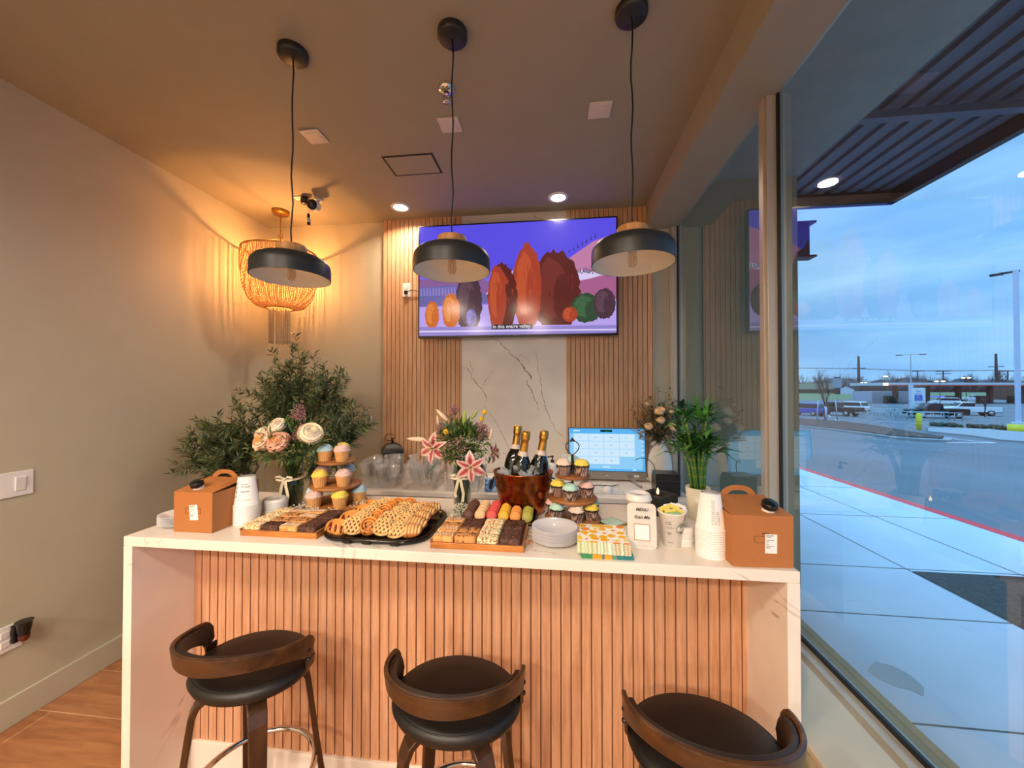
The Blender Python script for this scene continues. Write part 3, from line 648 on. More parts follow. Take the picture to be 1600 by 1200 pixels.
# ================================================================== THINGS ON THE BAR
def coffee_box(loc, rz, label, w, d, h, cap, sheet, first=None):
    t = thing('coffee_carrier', label, 'coffee box', loc, rz, 'brown card coffee carriers')
    hw = w / 2
    MB().bb(-hw, hw, 0, d, 0, h).build('carton', M_kraft, t, bevel=.0012)
    yr, zr = d * .62, h + .020
    lid = MB()
    lid.add([(-hw, 0, h), (hw, 0, h), (hw, yr, zr), (-hw, yr, zr), (-hw, 0, h + .003), (hw, 0, h + .003), (hw, yr, zr + .003), (-hw, yr, zr + .003)], [(0, 3, 2, 1), (4, 5, 6, 7), (0, 1, 5, 4), (2, 3, 7, 6), (0, 4, 7, 3), (1, 2, 6, 5)])
    lid.add([(-hw, d, h), (hw, d, h), (hw, yr, zr), (-hw, yr, zr), (-hw, d, h + .003), (hw, d, h + .003), (hw, yr, zr + .003), (-hw, yr, zr + .003)], [(0, 1, 2, 3), (4, 7, 6, 5), (0, 4, 5, 1), (1, 5, 6, 2), (0, 3, 7, 4)])
    lid.build('top_flap', M_kraft, t)
    fl = MB(); fl.add([(-hw * .75, .03, h + .008), (hw * .70, .045, h + .011), (hw * .95, yr, zr + .008), (-hw * .9, yr, zr + .008), (-hw * .75, .03, h + .005), (hw * .70, .045, h + .008), (hw * .95, yr, zr + .005), (-hw * .9, yr, zr + .005)], [(0, 1, 2, 3), (4, 7, 6, 5), (0, 4, 5, 1), (1, 5, 6, 2), (0, 3, 7, 4), (2, 6, 7, 3)])
    fl.build('tuck_flap', M_kraft, t)
    # handle: an arched card strip with a hand hole, standing on the ridge
    n = 14; op = [(-.055, 0)] + [(-.055 + .11 * i / n, .012 + .024 * (1 - abs(2 * i / n - 1) ** 3)) for i in range(n + 1)] + [(.055, 0)]
    ip = [(-.036, 0)] + [(-.036 + .072 * i / n, .004 + .016 * (1 - abs(2 * i / n - 1) ** 3)) for i in range(n + 1)] + [(.036, 0)]
    hb = MB(); k = len(op); vs = []
    for y in (-.0012, .0012):
        for a, b_ in op: vs.append((a, yr + y, zr + b_ + .002))
        for a, b_ in ip: vs.append((a, yr + y, zr + b_ + .002))
    F = []
    for i in range(k - 1): F += [(i, i+1, k+i+1, k+i), (2*k+i, 3*k+i, 3*k+i+1, 2*k+i+1), (i, 2*k+i, 2*k+i+1, i+1), (k+i, k+i+1, 3*k+i+1, 3*k+i)]
    hb.add(vs, F); hb.build('handle', M_kraft, t)
    cx, cy = cap
    sp = thing_part('spout', t)
    q = MB(); q.M = mt((cx, cy, h + .006), (R(22), 0, 0)); q.lathe([(.0175, -.006), (.0175, .006), (.016, .009), (.016, .016)], 28).build('spout_neck', M_white, t)
    q = MB(); q.M = mt((cx, cy, h + .006), (R(22), 0, 0)); q.lathe([(.0205, .015), (.0215, .017), (.0215, .030), (.0195, .033), (.0001, .033)], 28, caps=False).build('spout_cap', M_blackpl, t)
    # printed box outline, printed mark, stuck-on order label
    pr = MB(); z0 = h * .55
    for a, c_, ww, hh in ((-.0, z0 + .0095, .062, .0008), (-.0, z0 - .0095, .062, .0008), (-.031, z0, .0008, .019), (.031, z0, .0008, .019)): pr.box((a + sheet[0] * .3, -.0004, c_), (ww, .0006, hh))
    for i in range(6): pr.box((-.008 + i * .0032 + sheet[0] * .3, -.0004, z0 + .018), (.0022, .0006, .0042))
    pr.build('printed_outline', plain('box_print', '#4a2412', .6), t)
    la = MB(); la.M = mt((sheet[0], -.0008, z0 + sheet[1]), (0, sheet[2], 0)); la.box((0, 0, 0), (.034, .0006, .056)).build('order_label', M_paper, t)
    tx = MB(); tx.M = mt((sheet[0], -.0013, z0 + sheet[1]), (0, sheet[2], 0)); rn = random.Random(8)
    for zz, ws in ((.024, (.009, .010)), (.020, (.014,)), (.011, (.022,)), (.007, (.008,)), (.003, (.006,)), (-.002, (.008,)), (-.007, (.024,)), (-.010, (.010,)), (-.013, (.012,))):
        x_ = -.014
        for w_ in ws: tx.box((x_ + w_ / 2, 0, zz), (w_, .0003, .0011 if zz < .018 else .002)); x_ += w_ + .0015
    tx.build('label_print', M_ink, t); return t
def thing_part(n, t): return None
coffee_box((-1.325, 1.228, BZ), 0, 'brown card coffee carrier at the left end of the bar', .158, .215, .145, (-.012, .035), (.004, -.006, R(-5)))
coffee_box((.612, 1.183, BZ), R(3), 'brown card coffee carrier at the window end of the bar', .172, .22, .150, (.035, .035), (.022, -.012, R(1)))

def cup_mesh(h=.112, r1=.042, r0=.029):
    mb = MB(); mb.lathe([(.0001, .004), (r0 - .002, .004), (r1 - .0015, h - .002)], 40, caps=False)
    mb.lathe([(r0 - .002, 0), (r0, 0), (r1, h - .004), (r1 + .0025, h - .003), (r1 + .003, h), (r1 + .0015, h + .0015), (r1 - .0015, h - .001)], 40, caps=False)
    return mb
def cup_stack(loc, n, step, side, h=.112):
    grp = 'paper cups stacked beside the %s coffee carrier' % side
    base = None; me = cup_mesh(h)
    for i in range(n):
        top = i == n - 1
        o = me.build('paper_cup', M_paper, None, (loc[0], loc[1], loc[2] + h + .0017 + i * step), (R(180), 0, 0)) if i == 0 else base.copy()
        if i == 0: base = o
        else: COL.objects.link(o); o.location = (loc[0] + random.uniform(-.0004, .0004), loc[1], loc[2] + h + .0017 + i * step)
        tag(o, ('white printed paper cup upside down on top of the stack by the %s coffee carrier' % side) if top else ('%s white paper cup from the top, nested upside down by the %s coffee carrier' % (ORD[n - 1 - i], side)), 'cup', grp)
        if top: last = o
    return last
random.seed(4)
cl = cup_stack((-1.213, 1.345, BZ), 13, .0058, 'left')
cr = cup_stack((.492, 1.255, BZ), 13, .0070, 'right')
def wrap_print(par, h, r1, r0, rows, a0, mat=M_ink, name='print', eps=.0006, th=.0004):
    """small printed bars wrapped on a cup; rows: (z, start angle, [(width angle)...], height)"""
    mb = MB()
    for z, s_, ws, hh in rows:
        a = s_
        for w_ in ws:
            n = 3
            for k in range(n):
                A, B_ = a0 + a + w_ * k / n, a0 + a + w_ * (k + 1) / n
                def p(an, zz): r = r0 + (r1 - r0) * zz / h + eps; return (r * cos(an), r * sin(an), zz)
                mb.add([p(A, z), p(B_, z), p(B_, z + hh), p(A, z + hh)], [(0, 1, 2, 3)])
            a += w_ + .05
    return mb.build(name, mat, par)
# printing on the two top cups (upside down like the cup: local -z is up; camera side is local +y after the flip)
wrap_print(cl, .112, .042, .029, [(.026, -.25, [.3, .35], .0022), (.034, -.45, [.25, .3, .3], .001), (.037, -.45, [.5, .4], .001), (.052, -.3, [.25, .5], .0022), (.056, -.2, [.2, .3], .001), (.085, -.4, [.6, .5], .001), (.018, .95, [.12], .012), (.034, .95, [.12], .012), (.050, .95, [.12], .012), (.066, .95, [.12], .012)], R(54))
rows = []
for i in range(6): z = .018 + i * .0125; rows += [(z, .15, [.22], .0008), (z + .008, .15, [.22], .0008), (z, .15, [.02], .0088), (z, .35, [.02], .0088)]
wrap_print(cr, .112, .042, .029, rows, R(84))
wrap_print(cr, .112, .042, .029, [(.062, -.25, [.34], .0007), (.088, -.25, [.34], .0007), (.062, -.25, [.015], .026), (.062, .08, [.015], .026), (.068, -.18, [.2], .0008), (.068, -.18, [.02], .014), (.082, -.1, [.14], .0008), (.072, -.1, [.02], .008), (.056, -.25, [.34], .001), (.052, -.2, [.24], .001)], R(84), plain('blue_ink', '#33507c', .6), 'stamp')

def lid_mb():
    mb = MB(); mb.lathe([(.0465, 0), (.0475, .001), (.0475, .004), (.044, .006), (.043, .0115), (.040, .0145), (.037, .0145), (.035, .011), (.0001, .011)], 36, caps=False)
    mb.lathe([(.0001, .0105), (.034, .0105), (.042, .008), (.0465, 0)], 36, caps=False); return mb
def lid_stack(loc, n, side):
    base = None
    for i in range(n):
        o = lid_mb().build('cup_lid', M_white, None) if base is None else base.copy()
        if base is None: base = o
        else: COL.objects.link(o)
        o.location = (loc[0] + random.uniform(-.0012, .0012), loc[1] + random.uniform(-.0012, .0012), loc[2] + i * .0065)
        tag(o, 'white cup lid %s of the stack behind the %s paper cups' % ('on top' if i == n - 1 else 'inside', side) if i == n - 1 else '%s white cup lid from the top, stacked behind the %s paper cups' % (ORD[n - 1 - i], side), 'lid', 'cup lids behind the %s paper cups' % side)
lid_stack((-1.18, 1.455, BZ), 9, 'left')
lid_stack((.435, 1.355, BZ), 8, 'right')

# plates
M_plate = clear('plate_plastic', '#f8f8fa', .08, 3.0, .08, body=.5, bodycol='#fbfafd')
def plate_stack(loc, r, n, step, where):
    base = None
    for i in range(n):
        if base is None:
            mb = MB(); mb.lathe([(.0001, 0), (r * .66, 0), (r * .70, .003), (r * .78, .0095), (r * .96, .013), (r, .0135), (r, .0150), (r * .95, .0145), (r * .77, .011), (r * .68, .0045), (.0001, .0018)], 56, caps=False)
            o = base = mb.build('plastic_plate', M_plate)
        else: o = base.copy(); COL.objects.link(o)
        o.location = (loc[0] + random.uniform(-.0008, .0008), loc[1] + random.uniform(-.0008, .0008), loc[2] + i * step)
        tag(o, 'clear plastic plate on top of the stack %s' % where if i == n - 1 else '%s clear plastic plate from the top, stacked %s' % (ORD[n - 1 - i], where), 'plate', 'clear plates stacked %s' % where)
plate_stack((-.001, 1.302, BZ), .0785, 16, .0028, 'between the dessert board and napkins')
plate_stack((-1.455, 1.30, BZ), .068, 12, .0028, 'at the far left bar end')

# napkins
def nap_mat(name, cols, base, scale, thr=.16):
    if name in MATS: return MATS[name]
    m, nt, b, out = newmat(name); setp(b, .8); v = coords(nt)
    vo = nt.nodes.new('ShaderNodeTexVoronoi'); vo.inputs['Scale'].default_value = scale; vo.inputs['Randomness'].default_value = .55; nt.links.new(v, vo.inputs['Vector'])
    sep = nt.nodes.new('ShaderNodeSeparateColor'); nt.links.new(vo.outputs['Color'], sep.inputs[0])
    rc = ramp(nt, sep.outputs[0], [(0.0, cols[0]), (.45, cols[1]), (.8, cols[2])]); nt.nodes[-1].color_ramp.interpolation = 'CONSTANT'
    lt = nt.nodes.new('ShaderNodeMath'); lt.operation = 'LESS_THAN'; nt.links.new(vo.outputs['Distance'], lt.inputs[0]); lt.inputs[1].default_value = thr * 2.3
    # leaves
    vo2 = nt.nodes.new('ShaderNodeTexVoronoi'); vo2.inputs['Scale'].default_value = scale * 2.3; nt.links.new(coords(nt, (1, 1.8, 1), (0, 0, .6)), vo2.inputs['Vector'])
    lt2 = nt.nodes.new('ShaderNodeMath'); lt2.operation = 'LESS_THAN'; nt.links.new(vo2.outputs['Distance'], lt2.inputs[0]); lt2.inputs[1].default_value = .22
    m1 = nt.nodes.new('ShaderNodeMix'); m1.data_type = 'RGBA'; m1.inputs[6].default_value = lin(base); m1.inputs[7].default_value = lin('#5d8f57'); nt.links.new(lt2.outputs[0], m1.inputs[0])
    m2 = nt.nodes.new('ShaderNodeMix'); m2.data_type = 'RGBA'; nt.links.new(lt.outputs[0], m2.inputs[0]); nt.links.new(m1.outputs[2], m2.inputs[6]); nt.links.new(rc, m2.inputs[7])
    nt.links.new(m2.outputs[2], b.inputs['Base Color']); MATS[name] = m; return m
M_nap1 = nap_mat('citrus_print', ['#f2b420', '#f08a2a', '#f7cc3c'], '#fbf7ec', 33, .205)
M_nape = stripes('napkin_edges', '#8fc7a4', '#f7f0e0', 26, 'X', .8, .30, .42, 4)
M_nap2 = nap_mat('teal_print', ['#e0a52a', '#2f7f86', '#3f8f5a'], '#7fb9ae', 40, .26)
def napkins(x, y, z, w, n, th, mats, rz, where, fan=0):
    base = None
    for i in range(n):
        if base is None:
            mb = MB(); mb.box((0, 0, th / 2), (w, w, th * .92), 1); mb.add([(-w/2, -w/2, th * .97), (w/2, -w/2, th * .97), (w/2, w/2, th * .97), (-w/2, w/2, th * .97)], [(0, 1, 2, 3)], 0)
            o = base = mb.build('paper_napkin', mats)
        else: o = base.copy(); COL.objects.link(o)
        o.location = (x + random.uniform(-.001, .001), y + fan * i, z + i * th); o.rotation_euler = (0, 0, rz + random.uniform(-.01, .01))
        tag(o, '%s paper napkin %s' % (where[0], 'topmost on the napkin pile' if (i == n - 1 and fan) else '%s %s from the top' % (where[1], ORD[n - 1 - i])), 'napkin', '%s napkins beside the menu stand' % where[0])
napkins(.160, 1.262, BZ, .158, 9, .0019, [M_nap2, nap_mat('teal_edge', ['#e0a52a', '#2f7f86', '#3f8f5a'], '#4f9f9a', 30, .3)], R(1), ('teal and yellow printed', 'in the lower pile,'))
napkins(.154, 1.258, BZ + 9 * .0019, .162, 14, .0019, [M_nap1, M_nape], R(-2.5), ('citrus printed', 'in the upper pile,'), fan=.0016)

# ------------------------------------------------------------------ vanilla and chocolate cupcakes on wooden tiers
FROST = {'blue': plain('blue_frosting', '#c3e6ee', .5, var=.03), 'mint': plain('mint_frosting', '#bfe3d6', .5, var=.03), 'pink': plain('pink_frosting', '#eec6bd', .5, var=.03),
         'yellow': plain('yellow_frosting', '#f6dc62', .5, var=.03), 'cream': plain('cream_frosting', '#efd6c8', .5, var=.03), 'lilac': plain('lilac_frosting', '#d9b3b0', .5, var=.03), 'dusty blue': plain('dusty_blue_frosting', '#b4cbd8', .5, var=.03)}
M_liner = plain('golden_liner', '#dba566', .6, var=.12, vscale=60)
M_liner2 = stripes('brown_striped_liner', '#4d352c', '#b39a8c', 55, 'X', .6, .4, .62, 2)
M_sponge = speck('vanilla_sponge', '#d79a55', '#eab877', 120, .5, .8)
M_choc = speck('chocolate_sponge', '#1d100b', '#3a2118', 120, .5, .7)
def liner_mb(r0, r1, h, n=40, folds=20):
    mb = MB(); vs = []; N = folds * 4
    for i in range(N):
        a = 2 * pi * i / N; k = .0011 * cos(folds * a)
        vs += [((r0 + k * .6) * cos(a), (r0 + k * .6) * sin(a), 0), ((r1 + k) * cos(a), (r1 + k) * sin(a), h)]
    mb.add(vs, [(2*i, 2*((i+1) % N), 2*((i+1) % N)+1, 2*i+1) for i in range(N)], 0, True)
    mb.add([vs[2*i] for i in range(N)][::-1], [tuple(range(N))]); return mb
def frost_mb(R0, H_, z0, ridges=7, tw=3.2, rough=.20):
    """piped swirl: a dome whose twisting ridges wind up to a soft peak"""
    mb = MB(); NA, NT = 72, 18; vs = []; F = []
    for j in range(NT + 1):
        t = j / NT; r = R0 * (sqrt(max(0, 1 - t ** 2.1)) * .97 + .09 * sin(min(1, t * 3.5) * pi)); z = z0 + H_ * (.80 * sin(t * pi / 2) + .20 * t ** 4)
        for i in range(NA):
            a = 2 * pi * i / NA; w_ = abs(cos(ridges * .5 * (a + tw * t))); k = 1 - rough * (1 - w_) ** 1.5
            vs.append((r * k * cos(a), r * k * sin(a), z - H_ * .20 * (1 - w_) * (1 - t * .4)))
    for j in range(NT):
        for i in range(NA): F.append((j*NA+i, j*NA+(i+1) % NA, (j+1)*NA+(i+1) % NA, (j+1)*NA+i))
    mb.add(vs, F, 0, True); mb.add(vs[:NA][::-1], [tuple(range(NA))]); return mb
PROTO = {}
def cupcake(kind, col, loc, label, group, rz=0.0):
    key = (kind, col)
    if key in PROTO: return dup(PROTO[key], loc, (0, 0, rz), label, group)
    t = thing('cupcake', label, 'cupcake', loc, rz, group)
    if kind == 'v':
        liner_mb(.0235, .0315, .043).build('paper_liner', M_liner, t)
        MB().lathe([(.030, .040), (.0325, .045), (.030, .049), (.0001, .050)], 32, caps=False).build('cake', M_sponge, t)
        frost_mb(.0345, .029, .045).build('frosting', FROST[col], t)
    else:
        liner_mb(.022, .029, .036).build('paper_liner', M_liner2, t)
        MB().lathe([(.028, .034), (.031, .039), (.029, .043), (.0001, .044)], 32, caps=False).build('cake', M_choc, t)
        frost_mb(.0300, .024, .041, 8, 3.0, .22).build('frosting', FROST[col], t)
    PROTO[key] = t; return t
def wood_disc(r, th, par, z, name='tier', mat=None):
    rn = random.Random(int(r * 999)); prof = [(.0001, 0), (r - .004, 0), (r, .003), (r, th - .003), (r - .003, th), (.0001, th)]
    return MB().lathe(prof, 56, (0, 0, z), caps=False).build(name, mat or M_acacia, par)
# left stand
LX, LY = -.985, 1.585
t = thing('cupcake_stand', 'three tier round wooden stand holding pale vanilla cupcakes', 'cupcake stand', (LX, LY, BZ))
wood_disc(.135, .014, t, .004); wood_disc(.108, .012, t, .090); wood_disc(.082, .011, t, .195)
MB().tube([(0, 0, .005), (0, 0, .285)], .0035, 10).lathe([(.0001, 0), (.02, 0), (.02, .003), (.0001, .004)], 16, (0, 0, .018), caps=False).build('centre_rod', M_black, t)
V = 'vanilla cupcakes on the left stand'
def vc(col, dx, dy, z, l, a=0): cupcake('v', col, (LX + dx, LY + dy, BZ + z), l, V, a)
vc('blue', -.092, -.018, .018, 'pale blue frosted cupcake at the left of the bottom tier of the vanilla stand')
vc('pink', -.046, -.088, .018, 'pink frosted cupcake at the front of the bottom tier of the vanilla stand', .6)
vc('yellow', .062, -.072, .018, 'yellow frosted cupcake at the front right of the bottom tier of the vanilla stand', 1)
vc('dusty blue', .098, .02, .018, 'dusty blue frosted cupcake at the back right of the bottom tier of the vanilla stand', .3)
vc('yellow', .02, .085, .018, 'yellow frosted cupcake at the back of the bottom tier of the vanilla stand', .2)
vc('lilac', -.070, .0, .102, 'dusty pink frosted cupcake at the left of the middle tier of the vanilla stand', .8)
vc('yellow', -.036, -.064, .102, 'yellow frosted cupcake at the front of the middle tier of the vanilla stand', 1.8)
vc('pink', .058, -.040, .102, 'pink frosted cupcake at the right of the middle tier of the vanilla stand', 1.2)
vc('dusty blue', .022, .062, .102, 'dusty blue frosted cupcake at the back of the middle tier of the vanilla stand', .9)
vc('blue', -.040, -.022, .206, 'pale blue frosted cupcake at the left of the top tier of the vanilla stand', 2)
vc('pink', .040, -.022, .206, 'pink frosted cupcake at the right of the top tier of the vanilla stand', 2.8)
vc('yellow', .002, .043, .206, 'yellow frosted cupcake at the back of the top tier of the vanilla stand', .4)
# right stand
RX, RY = .070, 1.530
t = thing('cupcake_stand', 'three tier round wooden stand holding chocolate cupcakes', 'cupcake stand', (RX, RY, BZ))
wood_disc(.112, .013, t, .003); wood_disc(.098, .013, t, .082); wood_disc(.070, .012, t, .172)
MB().tube([(0, 0, .005), (0, 0, .262)], .0055, 10).build('centre_rod', M_black, t)
hp = [(0, .258), (-.012, .268), (-.024, .283), (-.0275, .296), (-.022, .308), (-.010, .316), (0, .330), (.010, .316), (.022, .308), (.0275, .296), (.024, .283), (.012, .268)]
q = MB().tube([(a, 0, b_) for a, b_ in hp], .0021, 8, closed=True); q.prism([(-.011, .314), (.011, .314), (0, .333)], -.0015, .0015, 0, 'y'); q.build('handle_loop', M_black, t)
G = 'chocolate cupcakes on the right stand'
def cc(col, dx, dy, z, l, a=0): cupcake('c', col, (RX + dx, RY + dy, BZ + z), l, G, a)
cc('pink', -.078, .012, .016, 'pink frosted chocolate cupcake at the back left of the bottom tier', .2)
cc('mint', -.062, -.050, .016, 'mint frosted chocolate cupcake at the front left of the bottom tier', .7)
cc('cream', .012, -.078, .016, 'peach frosted chocolate cupcake at the front of the bottom tier', 1.1)
cc('yellow', .070, -.040, .016, 'yellow frosted chocolate cupcake at the right of the bottom tier', 2)
cc('mint', .078, .025, .016, 'mint frosted chocolate cupcake at the back right of the bottom tier', 1.6)
cc('yellow', -.058, .000, .095, 'yellow frosted chocolate cupcake at the left of the middle tier', .4)
cc('mint', -.012, -.062, .095, 'mint frosted chocolate cupcake at the front of the middle tier', 1.4)
cc('pink', .055, -.012, .095, 'pink frosted chocolate cupcake at the right of the middle tier', 1.9)
cc('cream', -.036, -.022, .184, 'cream frosted chocolate cupcake at the left of the top tier', .4)
cc('yellow', .036, -.024, .184, 'yellow frosted chocolate cupcake at the right of the top tier', .9)
cc('mint', .006, .040, .184, 'mint frosted chocolate cupcake at the back of the top tier', 2.2)

# ------------------------------------------------------------------ dessert boards with bars
def board(x0, x1, y0, y1, label, ribbon=None):
    cx, cy = (x0 + x1) / 2, (y0 + y1) / 2
    t = thing('serving_board', label, 'serving board', (cx, cy, BZ), 0, 'wooden boards of dessert bars'); w, d = x1 - x0, y1 - y0
    mb = MB().box((0, 0, .010), (w, d, .020)); mb.build('board', M_acaciab, t, bevel=.002)
    pg = MB(); pg.box((0, 0, .0206), (w * .97, d * .95, .0012)); pg.build('paper_sheet', plain('board_paper', '#7a5a3c', .7), t)
    sd = MB(); sd.box((-w/2 + .002, 0, .022), (.006, d, .008)).box((w/2 - .002, 0, .022), (.006, d, .008)).build('side_rail', M_acacia, t)
    return t
def bar_mb(w, d, h, seed, rnd_=.0016):
    rn = random.Random(seed); mb = MB(); nx, ny = 7, 5; vs = []; F = []
    for j in range(ny + 1):
        for i in range(nx + 1):
            e = (i in (0, nx)) or (j in (0, ny)); z = h * (.93 if e else 1) + rn.uniform(-rnd_, rnd_)
            vs.append((-w/2 + w * i / nx, -d/2 + d * j / ny, z))
    for j in range(ny):
        for i in range(nx): a = j*(nx+1)+i; F.append((a, a+1, a+nx+2, a+nx+1))
    o = len(vs); ring = [i for i in range(nx+1)] + [(j)*(nx+1)+nx for j in range(1, ny+1)] + [ny*(nx+1)+i for i in range(nx-1, -1, -1)] + [j*(nx+1) for j in range(ny-1, 0, -1)]
    for r in ring: vs.append((vs[r][0] * .99, vs[r][1] * .99, 0))
    n = len(ring)
    for i in range(n): F.append((ring[i], o + i, o + (i+1) % n, ring[(i+1) % n]))
    mb.add(vs, F, 0, True); return mb
BARS = {
 'blond': (speck('blond_bar', '#c98645', '#e3ab68', 60, .5, .7), 'iced golden blondie'),
 'chip': (speck('chip_bar', '#5a3018', '#d09252', 55, .40, .7), 'chocolate chip cookie bar'),
 'brownie': (speck('brownie_bar', '#3a1c11', '#6b3a22', 110, .55, .6, .8), 'dark crumb topped brownie'),
 'crumb': (speck('crumb_bar', '#c98d4f', '#f1dcae', 130, .48, .8, .9), 'pale crumb topped bar'),
 'nut': (speck('nut_bar', '#8a4a28', '#efdcae', 130, .45, .8, .9), 'white speckled oat bar')}
M_icing = plain('white_icing', '#f3e9d8', .45)
def dessert(kind, x, y, z, w, d, h, seed, label, rz=0.0):
    t = thing('dessert_bar', label, 'dessert bar', (x, y, z), rz, 'dessert bars on the wooden boards')
    bar_mb(w, d, h, seed).build('cake', BARS[kind][0], t)
    if kind == 'blond':
        mb = MB(); rn = random.Random(seed)
        pts = []
        for i in range(13): pts.append(((-w/2 + w * i / 12) * .92, (d * .40) * (1 if i % 2 else -1) * rn.uniform(.7, 1), h + .0012))
        mb.tube(pts, .0019, 6, flat=.6).build('icing_drizzle', M_icing, t)
    if kind in ('chip', 'brownie', 'crumb', 'nut'):
        mb = MB(); rn = random.Random(seed + 5); nn = {'chip': 9, 'brownie': 26, 'crumb': 34, 'nut': 34}[kind]
        for i in range(nn): mb.ball((rn.uniform(-.44, .44) * w, rn.uniform(-.42, .42) * d, h + .0002), rn.uniform(.0014, .0034), (1, 1, .6), 6, 4)
        o = mb.build({'chip': 'chocolate_chip', 'brownie': 'cocoa_crumb', 'crumb': 'coconut_crumb', 'nut': 'oat_crumb'}[kind], {'chip': plain('chip_choc', '#3a1c10', .5), 'brownie': speck('cocoa', '#341a10', '#7a4a2e', 200, .5), 'crumb': plain('coconut', '#f3e3bd', .8), 'nut': plain('oat', '#f0dfb8', .8)}[kind], t); o['kind'] = 'stuff'
    return t
ordn = ['front', 'second', 'third', 'fourth', 'fifth']
board(-1.128, -.832, 1.222, 1.425, 'wooden board of dessert bars at the left, beside the paper cups')
cols = [('crumb', 'leftmost column'), ('chip', 'second column'), ('blond', 'third column'), ('brownie', 'right column')]
lay_left = {0: ['crumb', 'crumb', 'crumb', 'crumb'], 1: ['brownie', 'chip', 'chip', 'blond'], 2: ['blond', 'chip', 'blond', 'blond'], 3: ['brownie', 'brownie', 'brownie', 'brownie']}
for c_ in range(4):
    for r_ in range(4):
        k = lay_left[c_][r_]; sk = .010 * (r_)
        dessert(k, -1.089 + c_ * .0715 , 1.249 + r_ * .0495, BZ + .0215, .066, .044, .017 + .002 * ((c_ + r_) % 2), c_ * 10 + r_, '%s, %s from front, %s of left board' % (BARS[k][1], ordn[r_].replace('front', 'first'), cols[c_][1]))
board(-.412, -.100, 1.198, 1.392, 'wooden board of dessert bars in front of the macarons')
lay_r = {0: ['blond', 'blond', 'chip', 'blond'], 1: ['chip', 'chip', 'brownie', 'brownie'], 2: ['nut', 'nut', 'crumb', 'crumb'], 3: ['brownie', 'brownie', 'brownie', 'brownie']}
for c_ in range(4):
    for r_ in range(4):
        k = lay_r[c_][r_]
        dessert(k, -.371 + c_ * .0750, 1.224 + r_ * .0475, BZ + .0215, .069, .042, .018 + .002 * ((c_ + r_) % 2), 100 + c_ * 10 + r_, '%s, %s from front, %s of right board' % (BARS[k][1], ordn[r_].replace('front', 'first'), cols[c_][1]))
t = thing('ribbon_bow', 'small bronze ribbon lying at the right end of the front dessert board', 'ribbon', (-.088, 1.225, BZ + .022))
rb = MB(); rb.sweep([(-.06, .02, .003), (-.03, .008, .004), (0, 0, .006), (.006, -.012, .003), (-.006, -.02, .001)], (0, .3, 1), .004, .0006).sweep([(0, 0, .005), (.012, .006, .010), (.016, -.006, .006), (0, -.004, .003)], (0, .3, 1), .005, .0006)
rb.build('ribbon', plain('bronze_ribbon', '#a8703a', .3, .6), t)

# ------------------------------------------------------------------ macarons
t = thing('macaron_tray', 'shallow dark wooden tray of macarons', 'tray', (-.222, 1.512, BZ), 0)
MB().box((0, 0, .003), (.292, .165, .006)).box((-.146, 0, .010), (.006, .165, .020)).box((.146, 0, .010), (.006, .165, .020)).box((0, -.080, .006), (.292, .005, .012)).box((0, .080, .010), (.292, .005, .020)).build('tray_base', M_walnut, t, bevel=.001)
MC = [('chocolate brown', '#5a3525', '#26130c'), ('pale beige', '#e8bf8e', '#b57a42'), ('coral red', '#e0524f', '#8f2024'), ('yellow', '#eab532', '#a86f14'), ('orange', '#ee9a4d', '#b05a18'), ('olive green', '#a9a548', '#63621f')]
shell = [(.0001, .0125), (.009, .0120), (.0155, .0098), (.0185, .0062), (.0188, .0042), (.0176, .0036), (.0183, .0026), (.0172, .0018), (.0001, .0018)]
for c_, (cn, h1, h2) in enumerate(MC):
    proto = None
    for r_ in range(5):
        lab = '%s macaron, %s in its row from the front' % (cn, ['first', 'second', 'third', 'fourth', 'fifth'][r_]); x = -.342 + c_ * .0468; y = 1.452 + r_ * .0300
        if proto is None:
            proto = thing('macaron', lab, 'macaron', (x, y, BZ + .0285), group='macaron rows on the tray', rot=(R(64), 0, 0)); proto.scale = (1.17, 1.17, 1.02)
            for sg in (1, -1):
                mb = MB(); mb.lathe([(r, z * sg) for r, z in shell], 28, caps=False); mb.build('shell', plain('mac_' + cn.replace(' ', '_'), h1, .55, var=.08, vscale=60), proto)
            MB().lathe([(.0001, -.0018), (.0155, -.0018), (.0155, .0018), (.0001, .0018)], 24, caps=False).build('filling', plain('mac_fill_' + cn.replace(' ', '_'), h2, .6), proto)
        else: dup(proto, (x + random.uniform(-.001, .001), y, BZ + .0285 + .0005 * r_), (R(64 + random.uniform(-4, 4)), 0, R(random.uniform(-4, 4))), lab)

# ------------------------------------------------------------------ black catering tray of pastries
PX, PY = -.632, 1.372; PW, PD = .385, .345
t = thing('pastry_tray', 'large black plastic catering tray with rounded corners heaped with pastries', 'tray', (PX, PY, BZ), R(-1))
def rrect(w, d, r, n=8):
    P = []
    for cx, cy, a0 in ((w/2 - r, d/2 - r, 0), (-w/2 + r, d/2 - r, 90), (-w/2 + r, -d/2 + r, 180), (w/2 - r, -d/2 + r, 270)):
        for i in range(n + 1): a = R(a0 + 90 * i / n); P.append((cx + r * cos(a), cy + r * sin(a)))
    return P
def loft(mb, rings, m=0, cap=True):
    n = len(rings[0][0]); vs = [(p[0], p[1], z) for P, z in rings for p in P]; F = []
    for k in range(len(rings) - 1):
        for i in range(n): F.append((k*n+i, k*n+(i+1) % n, (k+1)*n+(i+1) % n, (k+1)*n+i))
    mb.add(vs, F, m, True)
    if cap: mb.add([(p[0], p[1], rings[0][1]) for p in rings[0][0]], [tuple(range(n))[::-1]], m)
    return mb
mb = MB(); rr = rrect
